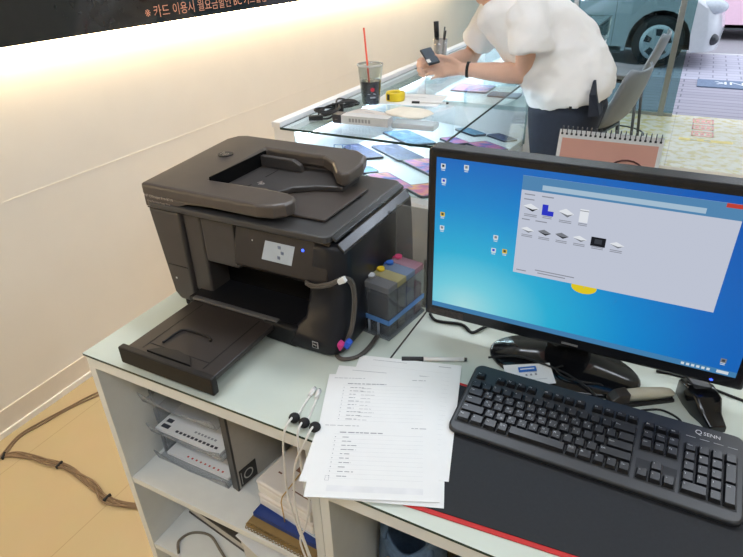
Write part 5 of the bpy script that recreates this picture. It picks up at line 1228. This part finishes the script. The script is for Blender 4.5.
dmx = thing('door_mat', (0.6, 7.98, -0.004), 'blue-grey doormat with white letters on the deck outside', 'doormat')
MB().box(0.14, 1.1, 7.72, 8.14, -0.0035, 0.008).build('mat', mat('mat_blue_grey', (112, 128, 152), 0.9, var=.15, scale=40), dmx)
MB().text('DRINK', 0.22, TR((0.98, 8.04, 0.0092), (0, 0, R(180))) , 0).build('lettering', mat('letter_white', (236, 238, 242), 0.8), dmx)

def make_car(x_front, y_side, col, label, name):
    t = thing('car', (x_front - 1.9, y_side + .85, -0.005 if y_side < 10 else -.06), label, 'car')
    gz = -0.005 if y_side < 10 else -.06
    L_ = 3.9; wx = (x_front - 0.74, x_front - 0.74 - 2.45); wr = 0.31; wz = gz + wr
    def side(ins):
        xf = x_front - ins; xr = x_front - L_ + ins; P_ = []
        P_ += [(xr + .05, gz + .24), (xr, gz + .5), (xr + .05, gz + .95), (xr + .25, gz + 1.02)]
        P_ += [(x_front - 1.2, gz + 1.02), (xf - .35, gz + .9), (xf - .06, gz + .72), (xf, gz + .45), (xf - .02, gz + .22)]
        bot = []
        for w_ in wx:
            bot.append((w_ + .385, gz + .20))
            for k in range(11):
                a = PI * k / 10; bot.append((w_ + .375 * math.cos(a), wz + .385 * math.sin(a)))
            bot.append((w_ - .385, gz + .20))
        return P_ + bot
    slices = [(.85 - .85 * math.cos(PI * k / 20), .30 * (1 - math.sin(PI * k / 20) ** .6)) for k in range(21)]
    bm_ = MB(); bm_.loft([[(x, y_side + d_, z) for x, z in side(i_)] for d_, i_ in slices], 0, True)
    bm_.build('body', mat(name + '_paint', col, 0.25, 0.0, var=.02, coat=.6), t, crisp=32)
    MB().box(x_front - L_ + .3, x_front - .25, y_side + .28, y_side + 1.42, gz + .2, gz + .75).build('underbody', mat('underbody_dark', (26, 27, 29), 0.8), t)
    cab_ = [(x_front - L_ + .12, gz + 1.01), (x_front - L_ + .35, gz + 1.45), (x_front - 1.95, gz + 1.48), (x_front - 1.1, gz + 1.01)]
    MB().loft([[(x + (k_ * .0), y_side + d_, z) for x, z in cab_] for d_, k_ in ((.10, 0), (.22, 1), (1.48, 1), (1.6, 0))], 0, False).build('cabin_windows', mat('car_window', (58, 68, 74), 0.08), t)
    MB().box(x_front - L_ + .4, x_front - 1.95, y_side + .2, y_side + 1.5, gz + 1.44, gz + 1.5).build('roof', mat(name + '_paint', col, .25), t, bevel=.02)
    for w_ in wx:
        for s_, y_ in ((1, y_side + .02), (-1, y_side + 1.68)):
            wh = MB(); wh.lathe((0, 0, 0), [(.20, 0), (wr - .02, .0), (wr, .03), (wr, .17), (wr - .02, .2), (.2, .2)], 32)
            wh.v = [Vector((w_ + v.x, y_ + s_ * v.z, wz + v.y)) for v in wh.v]
            wo = wh.build('wheel', mat('tyre', (34, 35, 37), 0.8), t)
            cp2 = MB(); cp2.lathe((0, 0, 0), [(.215, .0), (.212, -.012), (.16, -.022), (.03, -.026), (.001, -.026)], 32)
            cp2.v = [Vector((w_ + v.x, y_ + s_ * v.z, wz + v.y)) for v in cp2.v]
            part_label(cp2.build('hubcap', mat('hubcap_silver', (206, 210, 214), 0.3, .3), wo), 'silver hubcap')
            sl_ = MB()
            for k in range(5):
                a = 2 * PI * k / 5 + .3; ca, sa2 = math.cos(a), math.sin(a)
                pts = [(.085, -.03), (.165, -.042), (.165, .042), (.085, .03)]
                sl_.add([(w_ + p_ * ca - q_ * sa2, y_ - s_ * .0275, wz + p_ * sa2 + q_ * ca) for p_, q_ in pts], [(0, 1, 2, 3)])
            sl_.build('hubcap_slot', mat('slot_dark', (52, 56, 60), 0.6), wo)
    fl = MB(); fl.ball((x_front - .12, y_side + .105, gz + .36), (.07, .06, .07)); fl.build('fog_lamp', mat('lamp_dark', (56, 58, 62), .2), t)
    hl2 = MB(); hl2.ball((x_front - .2, y_side + .12, gz + .73), (.17, .1, .09)); part_label(hl2.build('headlamp', mat('lamp_glass', (190, 196, 202), .08), t), 'clear headlamp')
    dl = MB(); dl.box(x_front - 1.3, x_front - 1.294, y_side - .001, y_side + .004, gz + .25, gz + 1.0); dl.box(x_front - 2.35, x_front - 2.344, y_side - .001, y_side + .004, gz + .25, gz + 1.0); dl.build('door_gap', mat('gap_dark', (70, 76, 80), .6), t)
    sk = MB(); sk.box(wx[1] + .42, wx[0] - .42, y_side + .0, y_side + .05, gz + .17, gz + .26); sk.build('sill', mat('sill_dark', (70, 76, 78), .5), t, bevel=.01)
    hn = MB(); hn.obox((x_front - 2.15, y_side - .008, gz + .80), (.2, .025, .03)); hn.obox((x_front - 3.1, y_side - .008, gz + .80), (.2, .025, .03)); hn.build('door_handle', mat(name + '_paint', col, .25), t, bevel=.008)
    return t
make_car(0.33, 8.75, (186, 189, 192), 'silver-white car parked outside behind the glass, front wheel showing', 'silver_car')
make_car(2.5, 12.0, (246, 206, 222), 'pale pink car across the street at the top right', 'pink_car')
